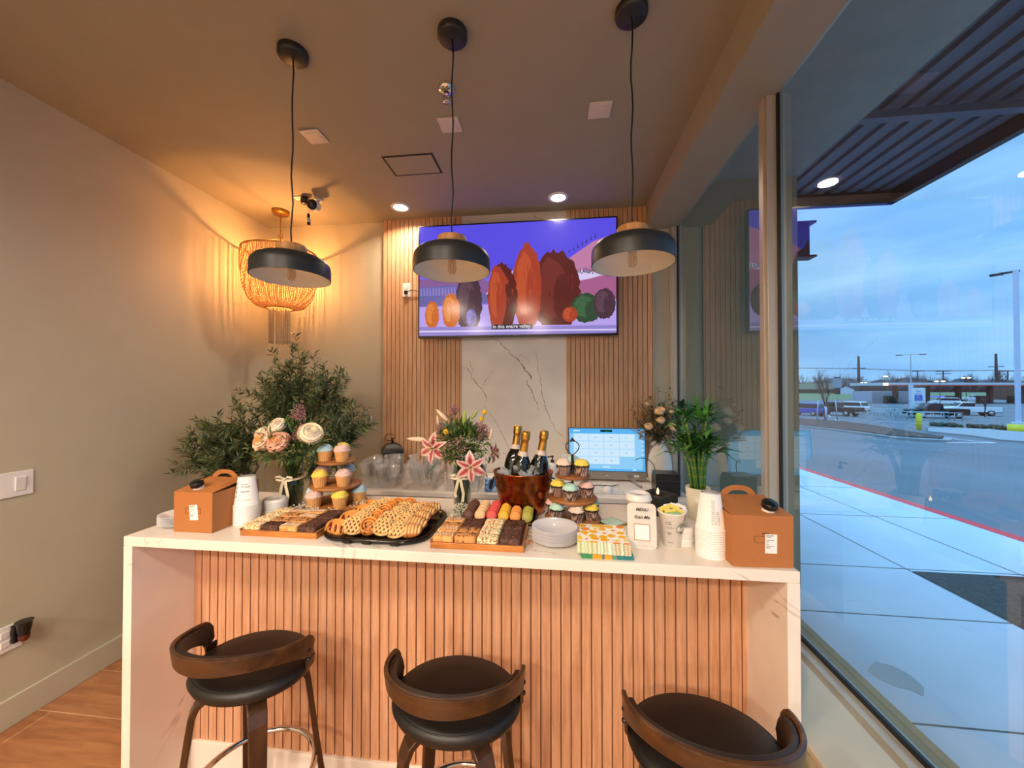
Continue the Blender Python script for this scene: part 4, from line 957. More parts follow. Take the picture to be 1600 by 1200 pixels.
loft(mb, [(rr(PW - .05, PD - .05, .06), .002), (rr(PW - .03, PD - .03, .07), .014), (rr(PW - .012, PD - .012, .08), .019), (rr(PW, PD, .085), .019), (rr(PW + .006, PD + .006, .088), .012), (rr(PW + .006, PD + .006, .088), .009), (rr(PW - .002, PD - .002, .084), .015), (rr(PW - .02, PD - .02, .075), .014), (rr(PW - .045, PD - .045, .06), 0.0)])
loft(mb, [(rr(PW - .05, PD - .05, .06), .0021), (rr(PW - .051, PD - .051, .06), .002)])
mb.add([(p[0], p[1], .0025) for p in rr(PW - .05, PD - .05, .06)], [tuple(range(36))])
for x_ in (-.07, .0, .10): mb.box((x_, -PD / 2 - .001, .010), (.03, .012, .010))
mb.build('tray_body', plain('tray_black', '#0b0b0c', .18), t)
M_bake = plain('baked_crust', '#d98f42', .5, var=.35, vscale=50, bmp=.3, bscale=120)
M_bake2 = plain('pale_crust', '#e2b878', .5, var=.25, vscale=40, bmp=.3, bscale=120)
M_bake3 = plain('brown_swirl', '#b3692a', .45, var=.4, vscale=60, bmp=.3, bscale=120)
M_jam = plain('red_jam', '#6e1d10', .2); M_hole = plain('filling_brown', '#8f4f1a', .4)
def pastry(kind, loc, rot, label):
    if kind in PROTO: return dup(PROTO[kind], loc, rot, label)
    t = thing('pastry', label, 'pastry', loc, group='pastries on the black tray', rot=rot); t.scale = (1.22, 1.22, 1.25)
    if kind == 'jam':
        MB().ball((0, 0, .0), .034, (1.15, .72, .42), 24, 10).build('crust', M_bake, t)
        for x_ in (-.017, .0, .017): MB().ball((x_, -.006, .0095), .0095, (.55, 1.45, .60), 12, 6, rot=(0, 0, .25)).build('jam_slit', M_jam, t)
        mb = MB()
        for x_ in (-.026, -.009, .009, .026): mb.tube([(x_ - .004, -.019, .004), (x_, -.004, .0135), (x_ + .003, .016, .006)], .0035, 6)
        mb.build('dough_strip', M_bake, t)
    elif kind == 'lattice':
        MB().ball((0, 0, 0), .028, (1.1, .8, .30), 24, 10).build('filling', M_hole, t)
        mb = MB()
        for i in range(-2, 3):
            for sg in (-1, 1):
                pts = []
                for k in range(-4, 5):
                    x_ = i * .0132 + k * .0042 * sg * .9; y_ = k * .0052; e = (x_ / .0325) ** 2 + (y_ / .0235) ** 2
                    if e < 1.02: pts.append((x_, y_, .0102 * sqrt(max(0, 1 - e * .85)) + .001))
                if len(pts) > 2: mb.tube(pts, .0032, 6)
        mb.tube([(.032 * cos(a * pi / 12), .0235 * sin(a * pi / 12), .002) for a in range(24)], .004, 6, closed=True)
        mb.build('lattice_crust', M_bake2, t)
    elif kind == 'swirl':
        MB().lathe([(.0001, -.008), (.024, -.008), (.027, 0), (.024, .008), (.0001, .009)], 28, caps=False).build('roll', M_bake3, t)
        MB().tube([((.026 - .0019 * k * .32) * cos(k * .42), (.026 - .0019 * k * .32) * sin(k * .42), .0088) for k in range(40)], .0030, 6).build('spiral_ridge', M_bake, t)
        rn = random.Random(2); rs = MB()
        for i in range(9): a = rn.uniform(0, 6.3); r_ = rn.uniform(.004, .022); rs.ball((r_ * cos(a), r_ * sin(a), .010), .0026, n=6, h=4)
        rs.build('chocolate_chip', plain('raisin', '#2a130b', .4), t)['kind'] = 'stuff'
    else:
        MB().ball((0, 0, 0), .029, (1.2, .75, .46), 24, 10).build('crust', M_bake3, t)
        mb = MB()
        for i in range(-3, 4):
            x_ = i * .0092; w_ = sqrt(max(.05, 1 - (x_ / .036) ** 2)); mb.tube([(x_ - .002, -.0195 * w_, .002), (x_, -.009 * w_, .0118 * w_), (x_ + .001, .006 * w_, .0135 * w_), (x_ + .002, .018 * w_, .004)], .0038, 6, flat=.7)
        mb.build('dough_strip', M_bake2, t)
    PROTO[kind] = t; return t
rn = random.Random(11); kinds = ['jam', 'lattice', 'swirl', 'lattice', 'strip']
names = {'jam': 'pastry with red jam slits', 'lattice': 'pale lattice topped pastry', 'swirl': 'chocolate chip swirl pastry', 'strip': 'pale striped pastry'}
plan = [('jam', -.138, 4), ('lattice', -.082, 5), ('swirl', -.026, 5), ('lattice', .032, 5), ('lattice', .084, 5), ('strip', .132, 5)]
where_c = ['at the left edge', 'left of the swirls', 'along the middle', 'right of the swirls', 'left of the striped ones', 'at the right edge']
for ci, (k, cx, n) in enumerate(plan):
    for i in range(n):
        yy = -.118 + i * (.236 / (n - 1)); kk = k
        if ci == 3 and i == 4: kk = 'swirl'
        zz = .030 + .012 * sin(pi * (i + .5) / n) + .008 * (1 if ci in (1, 2, 3) else 0)
        pastry(kk, (PX + cx + rn.uniform(-.003, .003) + .006 * i * (.5 - ci / 5), PY + yy, BZ + zz), (R(44 + rn.uniform(-10, 10)), R(rn.uniform(-10, 10)), R(rn.uniform(-22, 22))),
               '%s, %s of black tray, %s from front' % (names[kk], where_c[ci], ['first', 'second', 'third', 'fourth', 'fifth', 'sixth'][i]))

# ------------------------------------------------------------------ bucket with bottles and ice
BKX, BKY = -.138, 1.610
bk = thing('ice_bucket', 'hammered copper oval ice bucket with sparkling wine bottles', 'bucket', (BKX, BKY, BZ))
M_copper = plain('hammered_copper', '#b86c42', .24, 1.0, var=.3, vscale=16, bmp=.25, bscale=45)
mb = MB(); mb.lathe([(.0001, 0), (.088, 0), (.094, .004), (.108, .06), (.121, .12), (.128, .168), (.131, .170), (.131, .174), (.126, .174), (.118, .12), (.104, .06), (.090, .012), (.0001, .010)], 72, caps=False, sy=.80)
mb.build('bucket_body', M_copper, bk)
for sg in (-1, 1):
    MB().tube([(sg * .122, -.03, .140), (sg * .134, -.032, .135), (sg * .142, -.03, .10), (sg * .140, 0, .085), (sg * .142, .03, .10), (sg * .134, .032, .135), (sg * .122, .03, .140)], .0035, 8).build('handle', plain('dark_iron', '#2a201b', .4, .8), bk)
M_bottle = plain('bottle_glass', '#0b130d', .08, coat=.5); M_gold = plain('gold_foil', '#c79a4b', .3, 1.0, var=.2, vscale=60, bmp=.3, bscale=140); M_collar = plain('neck_label', '#d8c8bb', .5)
def bottle(base, top, label):
    d = Vector(top) - Vector(base); L_ = d.length; d.normalize()
    q = Vector((0, 0, 1)).rotation_difference(d).to_euler()
    t = thing('sparkling_wine_bottle', label, 'bottle', base, group='bottles in the copper bucket', rot=tuple(q))
    MB().lathe([(.0001, 0), (.038, 0), (.043, .006), (.043, .165), (.0415, .183), (.0355, .208), (.026, .230), (.0185, .248), (.0155, .262)], 36, caps=False).build('glass', M_bottle, t)
    MB().lathe([(.0235, .2375), (.0195, .250), (.0175, .2585)], 32, caps=False).build('neck_label', M_collar, t)
    MB().lathe([(.0180, .255), (.0168, .285), (.0160, .302), (.0190, .306), (.0198, .312), (.0182, .318), (.0192, .322), (.0190, .334), (.0160, .340), (.0001, .341)], 32, caps=False).build('gold_foil', M_gold, t)
    return t
bottle((-.198, 1.640, BZ + .025), (-.165, 1.665, 1.432), 'dark wine bottle at the back left of the copper bucket')
bottle((-.168, 1.585, BZ + .014), (-.122, 1.560, 1.404), 'dark wine bottle at the front middle of the copper bucket')
bottle((-.095, 1.595, BZ + .014), (-.047, 1.590, 1.398), 'dark wine bottle at the right of the copper bucket')
M_ice = clear('ice', '#eef4f8', .12, 2.0, .12, body=.25, bodycol='#f4f8fb')
rn = random.Random(6); mb = MB()
for i in range(110):
    a = rn.uniform(0, 6.3); r_ = .105 * sqrt(rn.random()); mb.box((BKX + r_ * cos(a), BKY + r_ * .78 * sin(a), BZ + .150 + rn.uniform(-.012, .03) + .02 * (rn.random() if cos(a) > -.4 else 0)), (.022, .020, .018), rot=(rn.uniform(0, 3), rn.uniform(0, 3), rn.uniform(0, 3)))
tag(mb.build('ice_cubes', M_ice), 'heap of ice between the wine bottles in the copper bucket', 'ice', kind='stuff')

# ------------------------------------------------------------------ glass vases with bouquets
M_water = clear('vase_water', '#b9c2ad', .05, 3.0, .05, body=.10, bodycol='#6b6f55')
M_stem = plain('flower_stem', '#4f6a33', .6, var=.2); M_cream = plain('cream_ribbon', '#e3d6b6', .6)
def glass_vase(x, y, r, h, label, bow_z, lean=0.0):
    t = thing('glass_vase', label, 'vase', (x, y, BZ), group=None)
    MB().lathe([(.0001, 0), (r, 0), (r, h), (r - .0035, h), (r - .0035, .012), (.0001, .012)], 48, caps=False).build('glass_cylinder', M_vaseglass, t)
    MB().lathe([(.0001, .0125), (r - .004, .0125), (r - .004, h * .62), (.0001, h * .62)], 40, caps=False).build('water', M_water, t)
    b_ = MB()
    b_.sweep([((r + .001) * cos(a), (r + .001) * sin(a), bow_z + .004 * sin(a * 2)) for a in [2 * pi * i / 24 for i in range(25)]], (0, 0, 1), .009, .0008)
    for sg in (-1, 1):
        b_.sweep([(0, -r - .003, bow_z), (sg * .018, -r - .014, bow_z + .013), (sg * .038, -r - .012, bow_z + .010), (sg * .040, -r - .006, bow_z - .001), (sg * .020, -r - .006, bow_z - .006), (0, -r - .004, bow_z)], (0, .5, 1), .009, .0008)
        b_.sweep([(sg * .003, -r - .005, bow_z), (sg * .010, -r - .010, bow_z - .03), (sg * .012 + (.006 if sg > 0 else -.008), -r - .007, bow_z - .07), (sg * .014, -r - .009, bow_z - (.085 if sg < 0 else .105))], (1, .2, 0), .012, .0008)
    b_.ball((0, -r - .006, bow_z), .006, (1.2, .8, .9), 10, 6).build('ribbon_bow', M_cream, t)
    return t
def stems(t, r, h, n, seed, mat=M_stem, spread=1.0):
    rn = random.Random(seed); mb = MB()
    for i in range(n):
        a = rn.uniform(0, 6.3); b_ = a + pi + rn.uniform(-.6, .6); r1 = rn.uniform(.3, .85) * r; r2 = rn.uniform(.3, .9) * r
        mb.tube([(r1 * cos(a), r1 * sin(a), .014), (r2 * .2 * cos(b_), r2 * .2 * sin(b_), h * .55), (r2 * cos(b_), r2 * sin(b_), h * 1.02), (r2 * 1.6 * cos(b_) * spread, r2 * 1.6 * sin(b_) * spread, h * 1.2)], .0022, 6)
    return mb.build('stems', mat, t)
def foliage(t, c, rad, n, seed, mats, L=.03, W=.009, name='foliage', squash=.75, zmin=-1):
    rn = random.Random(seed); mb = MB()
    for i in range(n):
        a = rn.uniform(0, 6.3); ph = rn.uniform(-.5, 1.45); rr_ = rad * rn.uniform(.35, 1.0)
        d = Vector((cos(a) * cos(ph), sin(a) * cos(ph), sin(ph))); p = Vector(c) + Vector((d.x * rr_, d.y * rr_, d.z * rr_ * squash))
        dd = d + Vector((rn.uniform(-.7, .7), rn.uniform(-.7, .7), rn.uniform(-.5, .7)))
        if dd.length < .05: continue
        mb.leaf(p, dd, (rn.uniform(-.5, .5), rn.uniform(-.5, .5), 1), L * rn.uniform(.6, 1.3), W * rn.uniform(.7, 1.2), rn.randrange(len(mats)))
    return mb.build(name, mats, t)
def florets(t, pts, n, rad, size, mat, name, seed, stemmat=None):
    rn = random.Random(seed); mb = MB(); sm = MB()
    for c in pts:
        for i in range(n):
            d = Vector((rn.gauss(0, 1), rn.gauss(0, 1), rn.gauss(0, 1))).normalized() * rad * rn.random() ** .5
            p = Vector(c) + d; s_ = size * rn.uniform(.7, 1.2); mb.ball(tuple(p), s_, (1, 1, .7), 6, 4)
            if stemmat and i % 3 == 0: sm.tube([tuple(Vector(c) + Vector((0, 0, -rad * 1.2))), tuple(p)], .0006, 4)
    o = mb.build(name, mat, t); o['kind'] = 'stuff'
    if stemmat: sm.build('twig', stemmat, t)['kind'] = 'stuff'
    return o
M_fol = [plain('leaf_dark', '#3a5128', .5, var=.2), plain('leaf_mid', '#5f7f3c', .5, var=.2), plain('leaf_olive', '#80904c', .5, var=.2)]
def rose(t, c, r, cols, tilt, name='rose', seed=0):
    """layered cupped petals"""
    rn = random.Random(seed); mb = MB(); rot = Matrix.Rotation(tilt[0], 4, 'X') @ Matrix.Rotation(tilt[1], 4, 'Y')
    T_ = Matrix.Translation(Vector(c)) @ rot; mb.M = T_
    dome = lambda q: .28 + .60 * sqrt(max(0, 1 - q * q))
    mb.ball((0, 0, r * .28), r, (.93, .93, .58), 20, 12, 0)
    mb.ball((0, 0, r * .26), r, (.80, .80, .30), 16, 8, 0)
    for li, (n, rad, ci) in enumerate([(5, 1.06, 0), (5, .98, 0), (6, .86, 0), (6, .72, 0), (5, .57, 0), (5, .42, 1), (4, .28, 1), (3, .15, 1)]):
        for k in range(n):
            a0 = 2 * pi * (k + .43 * li) / n + rn.uniform(-.4, .4); jt_ = rn.uniform(-.05, .06); tl = rn.uniform(-.06, .06); NU, NV = 8, 5; vs = []
            for i in range(NU + 1):
                u = -1 + 2 * i / NU
                for j in range(NV + 1):
                    w_ = j / NV; an = a0 + u * (pi / n) * 1.35; q_ = min(.999, rad); zt = dome(q_) + jt_ + tl * u + .075 * (1 - u ** 4) + (.05 if li > 2 else -.04 * (2 - li))
                    zz = r * (zt - .34 * (1 - w_)); rr_ = r * rad * (.90 + .12 * w_ + (.10 * max(0, w_ - .6) if li < 3 else -.10 * w_ * w_)) * (1 + .035 * u) * (1 + rn.uniform(-.008, .008))
                    vs.append((rr_ * cos(an), rr_ * sin(an), zz))
            F = [(i*(NV+1)+j, (i+1)*(NV+1)+j, (i+1)*(NV+1)+j+1, i*(NV+1)+j+1) for i in range(NU) for j in range(NV)]
            mb.M = T_; mb.add(vs, F, ci, True)
    for k in range(5):
        a0 = 2 * pi * k / 5; mb.leaf((.3 * r * cos(a0), .3 * r * sin(a0), -.02 * r), (cos(a0), sin(a0), -.1), (0, 0, 1), r * .8, r * .3, 0)
    mb.M = Matrix(); return mb.build(name, cols, t)
# roses (left)
VX, VY = -1.168, 1.545
glass_vase(VX, VY, .046, .195, 'clear glass vase of roses with a cream ribbon bow', .135)
bq = thing('rose_bouquet', 'bouquet of cream and peach roses with pink filler flowers', 'bouquet', (VX, VY, BZ))
stems(bq, .040, .195, 26, 3)
foliage(bq, (0, 0, .28), .135, 900, 5, M_fol, .036, .011)
foliage(bq, (.0, -.04, .245), .105, 900, 16, M_fol, .032, .010, 'lower_leaves', .6)
foliage(bq, (-.03, -.01, .25), .16, 160, 6, M_fol[1:], .024, .006, 'trailing_sprigs', .5)
M_pet1 = plain('rose_cream', '#fbf0d8', .5, var=.04); M_pet2 = plain('rose_peach', '#f8dcc0', .5, var=.05); M_petc = plain('rose_heart', '#f8cf78', .5, var=.08)
rose(bq, (-.062, -.085, .300), .043, [M_pet2, M_petc], (R(58), R(-12)), seed=1)
rose(bq, (.012, -.095, .297), .043, [plain('rose_blush', '#f4c8b0', .5), M_petc], (R(58), R(6)), seed=2)
rose(bq, (-.022, -.060, .362), .036, [M_pet1, M_pet1], (R(45), R(-6)), seed=3)
rose(bq, (.118, -.050, .330), .046, [M_pet1, M_pet1], (R(48), R(32)), seed=4)
rose(bq, (-.105, -.045, .325), .034, [M_pet1, M_pet2], (R(50), R(-35)), seed=5)
M_mauve = speck('mauve_floret', '#9a5a68', '#c98a94', 300, .5, .7, 0)
florets(bq, [(.045, -.02, .435), (.060, -.03, .405), (.030, -.03, .410), (.078, -.06, .345), (.065, -.07, .325), (.09, -.05, .36)], 70, .026, .0030, M_mauve, 'mauve_florets', 1, M_stem)
florets(bq, [(-.075, -.09, .245), (-.115, -.06, .285), (.055, -.09, .265)], 24, .020, .0030, plain('cream_floret', '#d9c49a', .7), 'cream_florets', 2, M_stem)
foliage(bq, (.015, -.02, .36), .065, 190, 9, [plain('fern_green', '#6b8a3e', .6)], .022, .004, 'fern_sprigs')
# lilies (middle)
WX, WY = -.415, 1.635
glass_vase(WX, WY, .039, .190, 'clear glass vase of lilies with a cream ribbon bow', .140)
lb = thing('lily_bouquet', 'bouquet of red and white stargazer lilies with yellow button flowers', 'bouquet', (WX, WY, BZ))
stems(lb, .034, .190, 22, 8)
foliage(lb, (.0, 0, .285), .120, 950, 15, M_fol, .036, .011)
foliage(lb, (.0, -.03, .235), .085, 700, 18, M_fol, .030, .009, 'lower_leaves', .5)
m, nt, b, out = newmat('lily_petal'); setp(b, .45)
at = nt.nodes.new('ShaderNodeAttribute'); at.attribute_name = 'pc'; nt.links.new(at.outputs['Color'], b.inputs['Base Color']); M_lily = m
def lily(t, c, size, d, roll, seed, openness=1.0):
    rn = random.Random(seed); d = Vector(d).normalized(); q = Vector((0, 0, 1)).rotation_difference(d).to_matrix().to_4x4()
    M = Matrix.Translation(Vector(c)) @ q @ Matrix.Rotation(roll, 4, 'Z'); vs = []; F = []; colr = []
    edge, mid, tip = lin('#f6dcd4'), lin('#a8142a'), lin('#f3ecd6')
    for k in range(6):
        a0 = k * pi / 3; wid = .36 if k % 2 else .25; NU, NV = 6, 12; o = len(vs)
        for i in range(NU + 1):
            u = -1 + 2 * i / NU
            for j in range(NV + 1):
                w_ = j / NV; hw = wid * size * sin(pi * min(1, w_ * .93 + .07) ** .85) ** .9 * .72; r_ = size * (w_ * 1.0) * (.98 - .03 * w_)
                z_ = size * (.45 * openness * sin(w_ * pi * .62) - .28 * w_ ** 3) + size * .045 * u * u * (1 - w_) + .012 * size * sin(w_ * 14 + k)
                x_, y_ = r_ + .0, u * hw; ca, sa = cos(a0), sin(a0); vs.append((x_ * ca - y_ * sa, x_ * sa + y_ * ca, z_ - (.004 if k % 2 else 0)))
                f = max(0, 1 - abs(u) * 1.2) * min(1, w_ * 5) * (1 - max(0, (w_ - .62) / .38)) ; f = min(1, f * 1.35); e = tip if w_ > .85 else edge
                colr.append(tuple(mid[q_] * f + e[q_] * (1 - f) for q_ in range(3)) + (1,))
        F += [(o+i*(NV+1)+j, o+(i+1)*(NV+1)+j, o+(i+1)*(NV+1)+j+1, o+i*(NV+1)+j+1) for i in range(NU) for j in range(NV)]
    mb = MB(); mb.M = M; mb.add(vs, F, 0, True); ob = mb.build('lily_flower', M_lily, t)
    ca_ = ob.data.color_attributes.new('pc', 'FLOAT_COLOR', 'POINT')
    for i, c_ in enumerate(colr): ca_.data[i].color = c_
    so = ob.modifiers.new('solid', 'SOLIDIFY'); so.thickness = .0008
    st_ = MB(); st_.M = M
    for k in range(6):
        a = k * pi / 3 + .4; st_.tube([(0, 0, .0), (.12 * size * cos(a), .12 * size * sin(a), .35 * size), (.26 * size * cos(a), .26 * size * sin(a), .52 * size)], .0009, 5); st_.ball((.27 * size * cos(a), .27 * size * sin(a), .53 * size), .0032, (1.6, .6, .6), 6, 4, 1)
    st_.tube([(0, 0, 0), (0, 0, .6 * size)], .0012, 5, 0)
    st_.build('stamen', [plain('stamen_green', '#c9b85a', .5), plain('anther', '#9a4a1c', .7)], ob); return ob
lily(lb, (-.115, -.055, .268), .078, (-.25, -1, .05), .2, 1, .55)
lily(lb, (.062, -.095, .198), .078, (.15, -1, -.05), .75, 2, .55)
lily(lb, (.135, .0, .245), .055, (.9, -.4, .1), .3, 3, .9)
def bud(t, c, d, L, col, nm='lily_bud'):
    d = Vector(d).normalized(); q = Vector((0, 0, 1)).rotation_difference(d).to_matrix().to_4x4(); mb = MB(); mb.M = Matrix.Translation(Vector(c)) @ q
    mb.lathe([(.0001, 0), (L * .10, L * .12), (L * .135, L * .4), (L * .10, L * .75), (L * .03, L * .97), (.0001, L)], 12, caps=False); return mb.build(nm, col, t)
bp = plain('bud_pink', '#efd9b8', .5, var=.12, vscale=30); bg = plain('bud_green', '#9fb35a', .5, var=.12)
bud(lb, (-.155, -.03, .300), (-1, -.25, .10), .085, bp); bud(lb, (-.060, -.02, .385), (-.75, -.1, .75), .075, bp); bud(lb, (.018, -.03, .360), (.05, -.15, 1), .080, bg); bud(lb, (.040, 0, .390), (.6, 0, .8), .055, bg); bud(lb, (-.110, 0, .36), (-.1, 0, 1), .05, bp); bud(lb, (.130, -.02, .30), (.2, -.2, 1), .06, bp)
M_craspedia = plain('button_yellow', '#dfb52a', .8, var=.2, vscale=200)
for c in ((-.048, -.09, .345), (.105, -.01, .425), (.092, -.02, .395)):
    o = MB().ball(c, .0115, n=14, h=10).build('button_flower', M_craspedia, lb); MB().tube([c, (c[0] * .5, c[1] * .5, .24)], .0011, 5).build('stalk', M_stem, o)
florets(lb, [(-.035, 0, .440), (-.045, -.01, .415), (.095, -.05, .365), (.115, -.03, .345), (.10, -.03, .325), (-.10, .0, .35)], 70, .026, .0027, speck('pink_floret', '#a2516e', '#d193a6', 300, .5, .7, 0), 'pink_florets', 5, M_stem)
florets(lb, [(-.02, -.10, .29), (.0, -.10, .25), (.03, -.10, .28), (-.05, -.09, .24), (.02, -.11, .31)], 26, .030, .0034, plain('wax_flower', '#b78f8e', .7, var=.2, vscale=200), 'wax_flowers', 6, M_stem)
florets(lb, [(.10, -.06, .265), (.13, -.04, .24), (.09, -.08, .23)], 60, .030, .0017, plain('small_white', '#d8d8bc', .7), 'white_florets', 7, M_stem)
M_ll = plain('lily_green', '#2c4726', .4)
for p, d, L_, W_ in [((-.085, -.06, .215), (-.8, -.4, -1.0), .095, .016), ((.09, -.05, .215), (.55, -.3, -.9), .085, .018), ((-.06, 0, .36), (-.9, 0, .25), .055, .018), ((.0, -.02, .30), (-.35, -.1, 1), .085, .024), ((.04, -.03, .30), (.35, -.1, 1), .08, .024), ((.0, 0, .36), (.2, 0, 1), .07, .02)]: MB().leaf(p, d, (.2, -1, .3), L_, W_).build('lily_leaf', M_ll, lb)
# baby's breath lying on the bar
M_breath = plain('breath_white', '#ece6d4', .8)
def breath(x, y, rx, ry, n, seed, label):
    t = thing('babys_breath_sprig', label, 'flower sprig', (x, y, BZ), group='white sprigs lying on the bar'); rn = random.Random(seed); mb = MB(); sm = MB()
    for i in range(n):
        a = rn.uniform(0, 6.3); r_ = sqrt(rn.random()); px_, py_ = r_ * rx * cos(a), r_ * ry * sin(a); z_ = .006 + rn.random() * .040 * (1 - r_ * .5)
        mb.ball((px_, py_, z_), rn.uniform(.0016, .0030), n=6, h=4); sm.tube([(px_ * .35, py_ * .35, .002), (px_, py_, z_)], .0005, 4)
    o = mb.build('blossom', M_breath, t); o['kind'] = 'stuff'; sm.build('twig', plain('pale_twig', '#8f9170', .7), t)['kind'] = 'stuff'; return t
breath(-1.075, 1.475, .075, .035, 170, 1, 'sprig of small white flowers between the rose vase and vanilla stand')
breath(-.955, 1.440, .10, .022, 150, 2, 'sprig of small white flowers in front of the vanilla cupcake stand')
breath(-.835, 1.545, .06, .035, 110, 3, 'sprig of small white flowers between the vanilla stand and pastry tray')
breath(-.400, 1.545, .045, .055, 240, 4, 'dense sprig of small white flowers in front of the lily vase')
breath(-.395, 1.455, .022, .030, 90, 5, 'sprig of small white flowers between pastry tray and macarons')

# ------------------------------------------------------------------ cups, menu, candle, bamboo at the right end
t = thing('coffee_cup', 'white paper coffee cup with a domed white lid behind the menu stand', 'cup', (.300, 1.395, BZ))
cup_mesh(.132, .0425, .030).build('cup', M_paper, t)
MB().lathe([(.0455, .129), (.0465, .131), (.0465, .136), (.0435, .139), (.042, .148), (.0385, .152), (.035, .152), (.033, .147), (.0001, .147)], 40, caps=False).build('lid', M_white, t)
lettering('DECAF', .0075, M_ink, t, (.0, -.005, .1474), (0, 0, 0), name='lid_text')
wrap_print(t, .132, .0425, .030, [(.098, -.05, [.22], .0009), (.112, -.05, [.22], .0009), (.098, -.05, [.02], .014), (.098, .15, [.02], .014), (.085, -.1, [.3], .001), (.098, .95, [.15], .01), (.112, .95, [.1], .006)], R(262))
lettering('DAILY', .013, M_ink, t, (-.026, -.0330, .116), (R(86), 0, R(-38)), name='cup_text', bold=.0003)
def packet_cup(x, y, label, first, rz):
    t = thing('paper_cup_of_packets', label, 'cup', (x, y, BZ), rz, 'cups of packets behind the menu stand')
    mb = MB(); mb.lathe([(.0001, 0), (.0285, 0), (.0425, .112), (.0455, .113), (.0455, .1155), (.0415, .1155), (.0275, .004), (.0001, .004)], 40, caps=False); mb.build('cup', M_paper, t)
    return t
pc = packet_cup(.392, 1.318, 'white paper cup of yellow and green sweetener packets with a round emblem', None, 0)
wrap_print(pc, .113, .0425, .0285, [(.086, -.62, [.14, .25], .002), (.080, -.62, [.12, .3], .002), (.070, -.62, [.5, .3], .0008), (.067, -.62, [.6], .0008), (.050, -.55, [.4], .0022), (.045, -.5, [.3], .001), (.018, -.5, [.5], .0012)], R(262))
em = MB()      # round emblem wrapped on the cup: dark disc, pale ring, pale figure
def wrapdisc(mb, a0, z0, r_in, r_out, mi, eps, n=32, clip=None):
    vs = []
    for i in range(n):
        a = 2 * pi * i / n
        for r_ in (r_in, r_out):
            zz = z0 + r_ * sin(a); rad = .0285 + .014 * zz / .112 + eps; an = a0 + r_ * cos(a) / rad; vs.append((rad * cos(an), rad * sin(an), zz))
    mb.add(vs, [(2*i, 2*((i+1) % n), 2*((i+1) % n)+1, 2*i+1) for i in range(n)], mi)
wrapdisc(em, R(307), .066, .0001, .0195, 0, .0006); wrapdisc(em, R(307), .066, .0165, .0180, 1, .0009); wrapdisc(em, R(307), .066, .009, .0104, 1, .0009)
for i in range(14):
    if i % 7 != 3: wrapdisc(em, R(307) + .0135 * cos(i * pi / 7) / .037, .066 + .0135 * sin(i * pi / 7), .0001, .0013, 1, .0009, 8)
for dx_, dz_ in ((0, .003), (-.003, -.001), (.003, -.001), (0, -.005), (-.004, -.005), (.004, -.005)): wrapdisc(em, R(307) + dx_ / .037, .066 + dz_, .0001, .0022, 1, .0009, 10)
em.build('round_emblem', [plain('emblem_dark', '#27332e', .5), M_paper], pc)
rn = random.Random(3); yp = plain('yellow_packet', '#f1df76', .5); gp = plain('green_packet', '#9fc79a', .45)
for i, (mt_, x_, y_, z_, rx_, ry_, rz_) in enumerate([(yp, -.018, .004, .118, 50, -14, 8), (yp, .004, .012, .122, 60, 10, -12), (yp, -.006, -.004, .110, 55, -4, 2), (yp, .018, .010, .112, 62, 18, -20)]):
    o = MB().box((0, 0, 0), (.036, .0016, .050)).box((0, -.001, .006), (.014, .0004, .010), 1).box((0, -.001, -.006), (.022, .0004, .0016), 1).build('sweetener_packet', [mt_, M_ink]); o.location = (.392 + x_, 1.318 + y_, BZ + z_ - .012); o.rotation_euler = (R(rx_ - 90 + 45), R(ry_), R(rz_))
    tag(o, 'yellow sweetener packet ' + ['leaning on the left cup rim', 'standing highest at the back of the cup', 'lying in front of the others in the cup', 'leaning on the right inner side of the cup'][i], 'packet', 'packets in the emblem cup')
for i, (x_, y_, z_) in enumerate([(-.010, -.020, .104), (.012, -.016, .106), (.020, .002, .104)]):
    o = MB().ball((0, 0, 0), .020, (1.2, .9, .34), 14, 8).build('creamer_packet', gp); o.location = (.392 + x_, 1.318 + y_, BZ + z_); o.rotation_euler = (R(24), R(8 * i - 8), .5 * i)
    tag(o, 'pale green packet ' + ['at the front left of the cup', 'at the front middle of the cup', 'at the right of the cup'][i], 'packet', 'packets in the emblem cup')
p2 = packet_cup(.428, 1.412, 'white paper cup of white sugar packets behind the emblem cup', None, .3); p2.scale = (1, 1, .80)
for i, (x_, y_, rx_, ry_) in enumerate([(-.012, 0, -30, -12), (.006, .004, -20, 8), (.022, -.002, -32, 22)]):
    o = MB().box((0, 0, 0), (.034, .0018, .050)).box((0, -.0012, .010), (.012, .0004, .004), 1).build('sugar_packet', [M_paper, M_ink]); o.location = (.428 + x_, 1.412 + y_, BZ + .086); o.rotation_euler = (R(rx_), R(ry_), 0)
    tag(o, 'white sugar packet ' + ['at the left of the rear packet cup', 'at the middle of the rear packet cup', 'folded at the right of the rear packet cup'][i], 'packet', 'packets in the rear cup')
t = thing('menu_stand', 'frosted acrylic menu stand with a blank gold edged card', 'menu stand', (.287, 1.285, BZ), R(-7))
q = MB(); q.M = mt((0, .0, .072), (R(-9), 0, 0)); pl = rrect(.092, .145, .014, 5); q.prism([(a, b_) for a, b_ in pl], -.0015, .0015, 0, 'y'); q.build('sign_sheet', M_frost, t)
q = MB(); q.box((0, .014, .0015), (.092, .045, .003)).box((0, -.012, .006), (.070, .012, .010)).build('stand_base', M_frost, t)
q = MB(); q.M = mt((0, .0, .072), (R(-9), 0, 0)); q.box((0, -.0022, -.020), (.050, .0012, .052)).build('gold_border', M_brass, t)
q = MB(); q.M = mt((0, .0, .072), (R(-9), 0, 0)); q.box((0, -.0030, -.020), (.046, .0010, .048)).build('blank_card', M_paper, t)
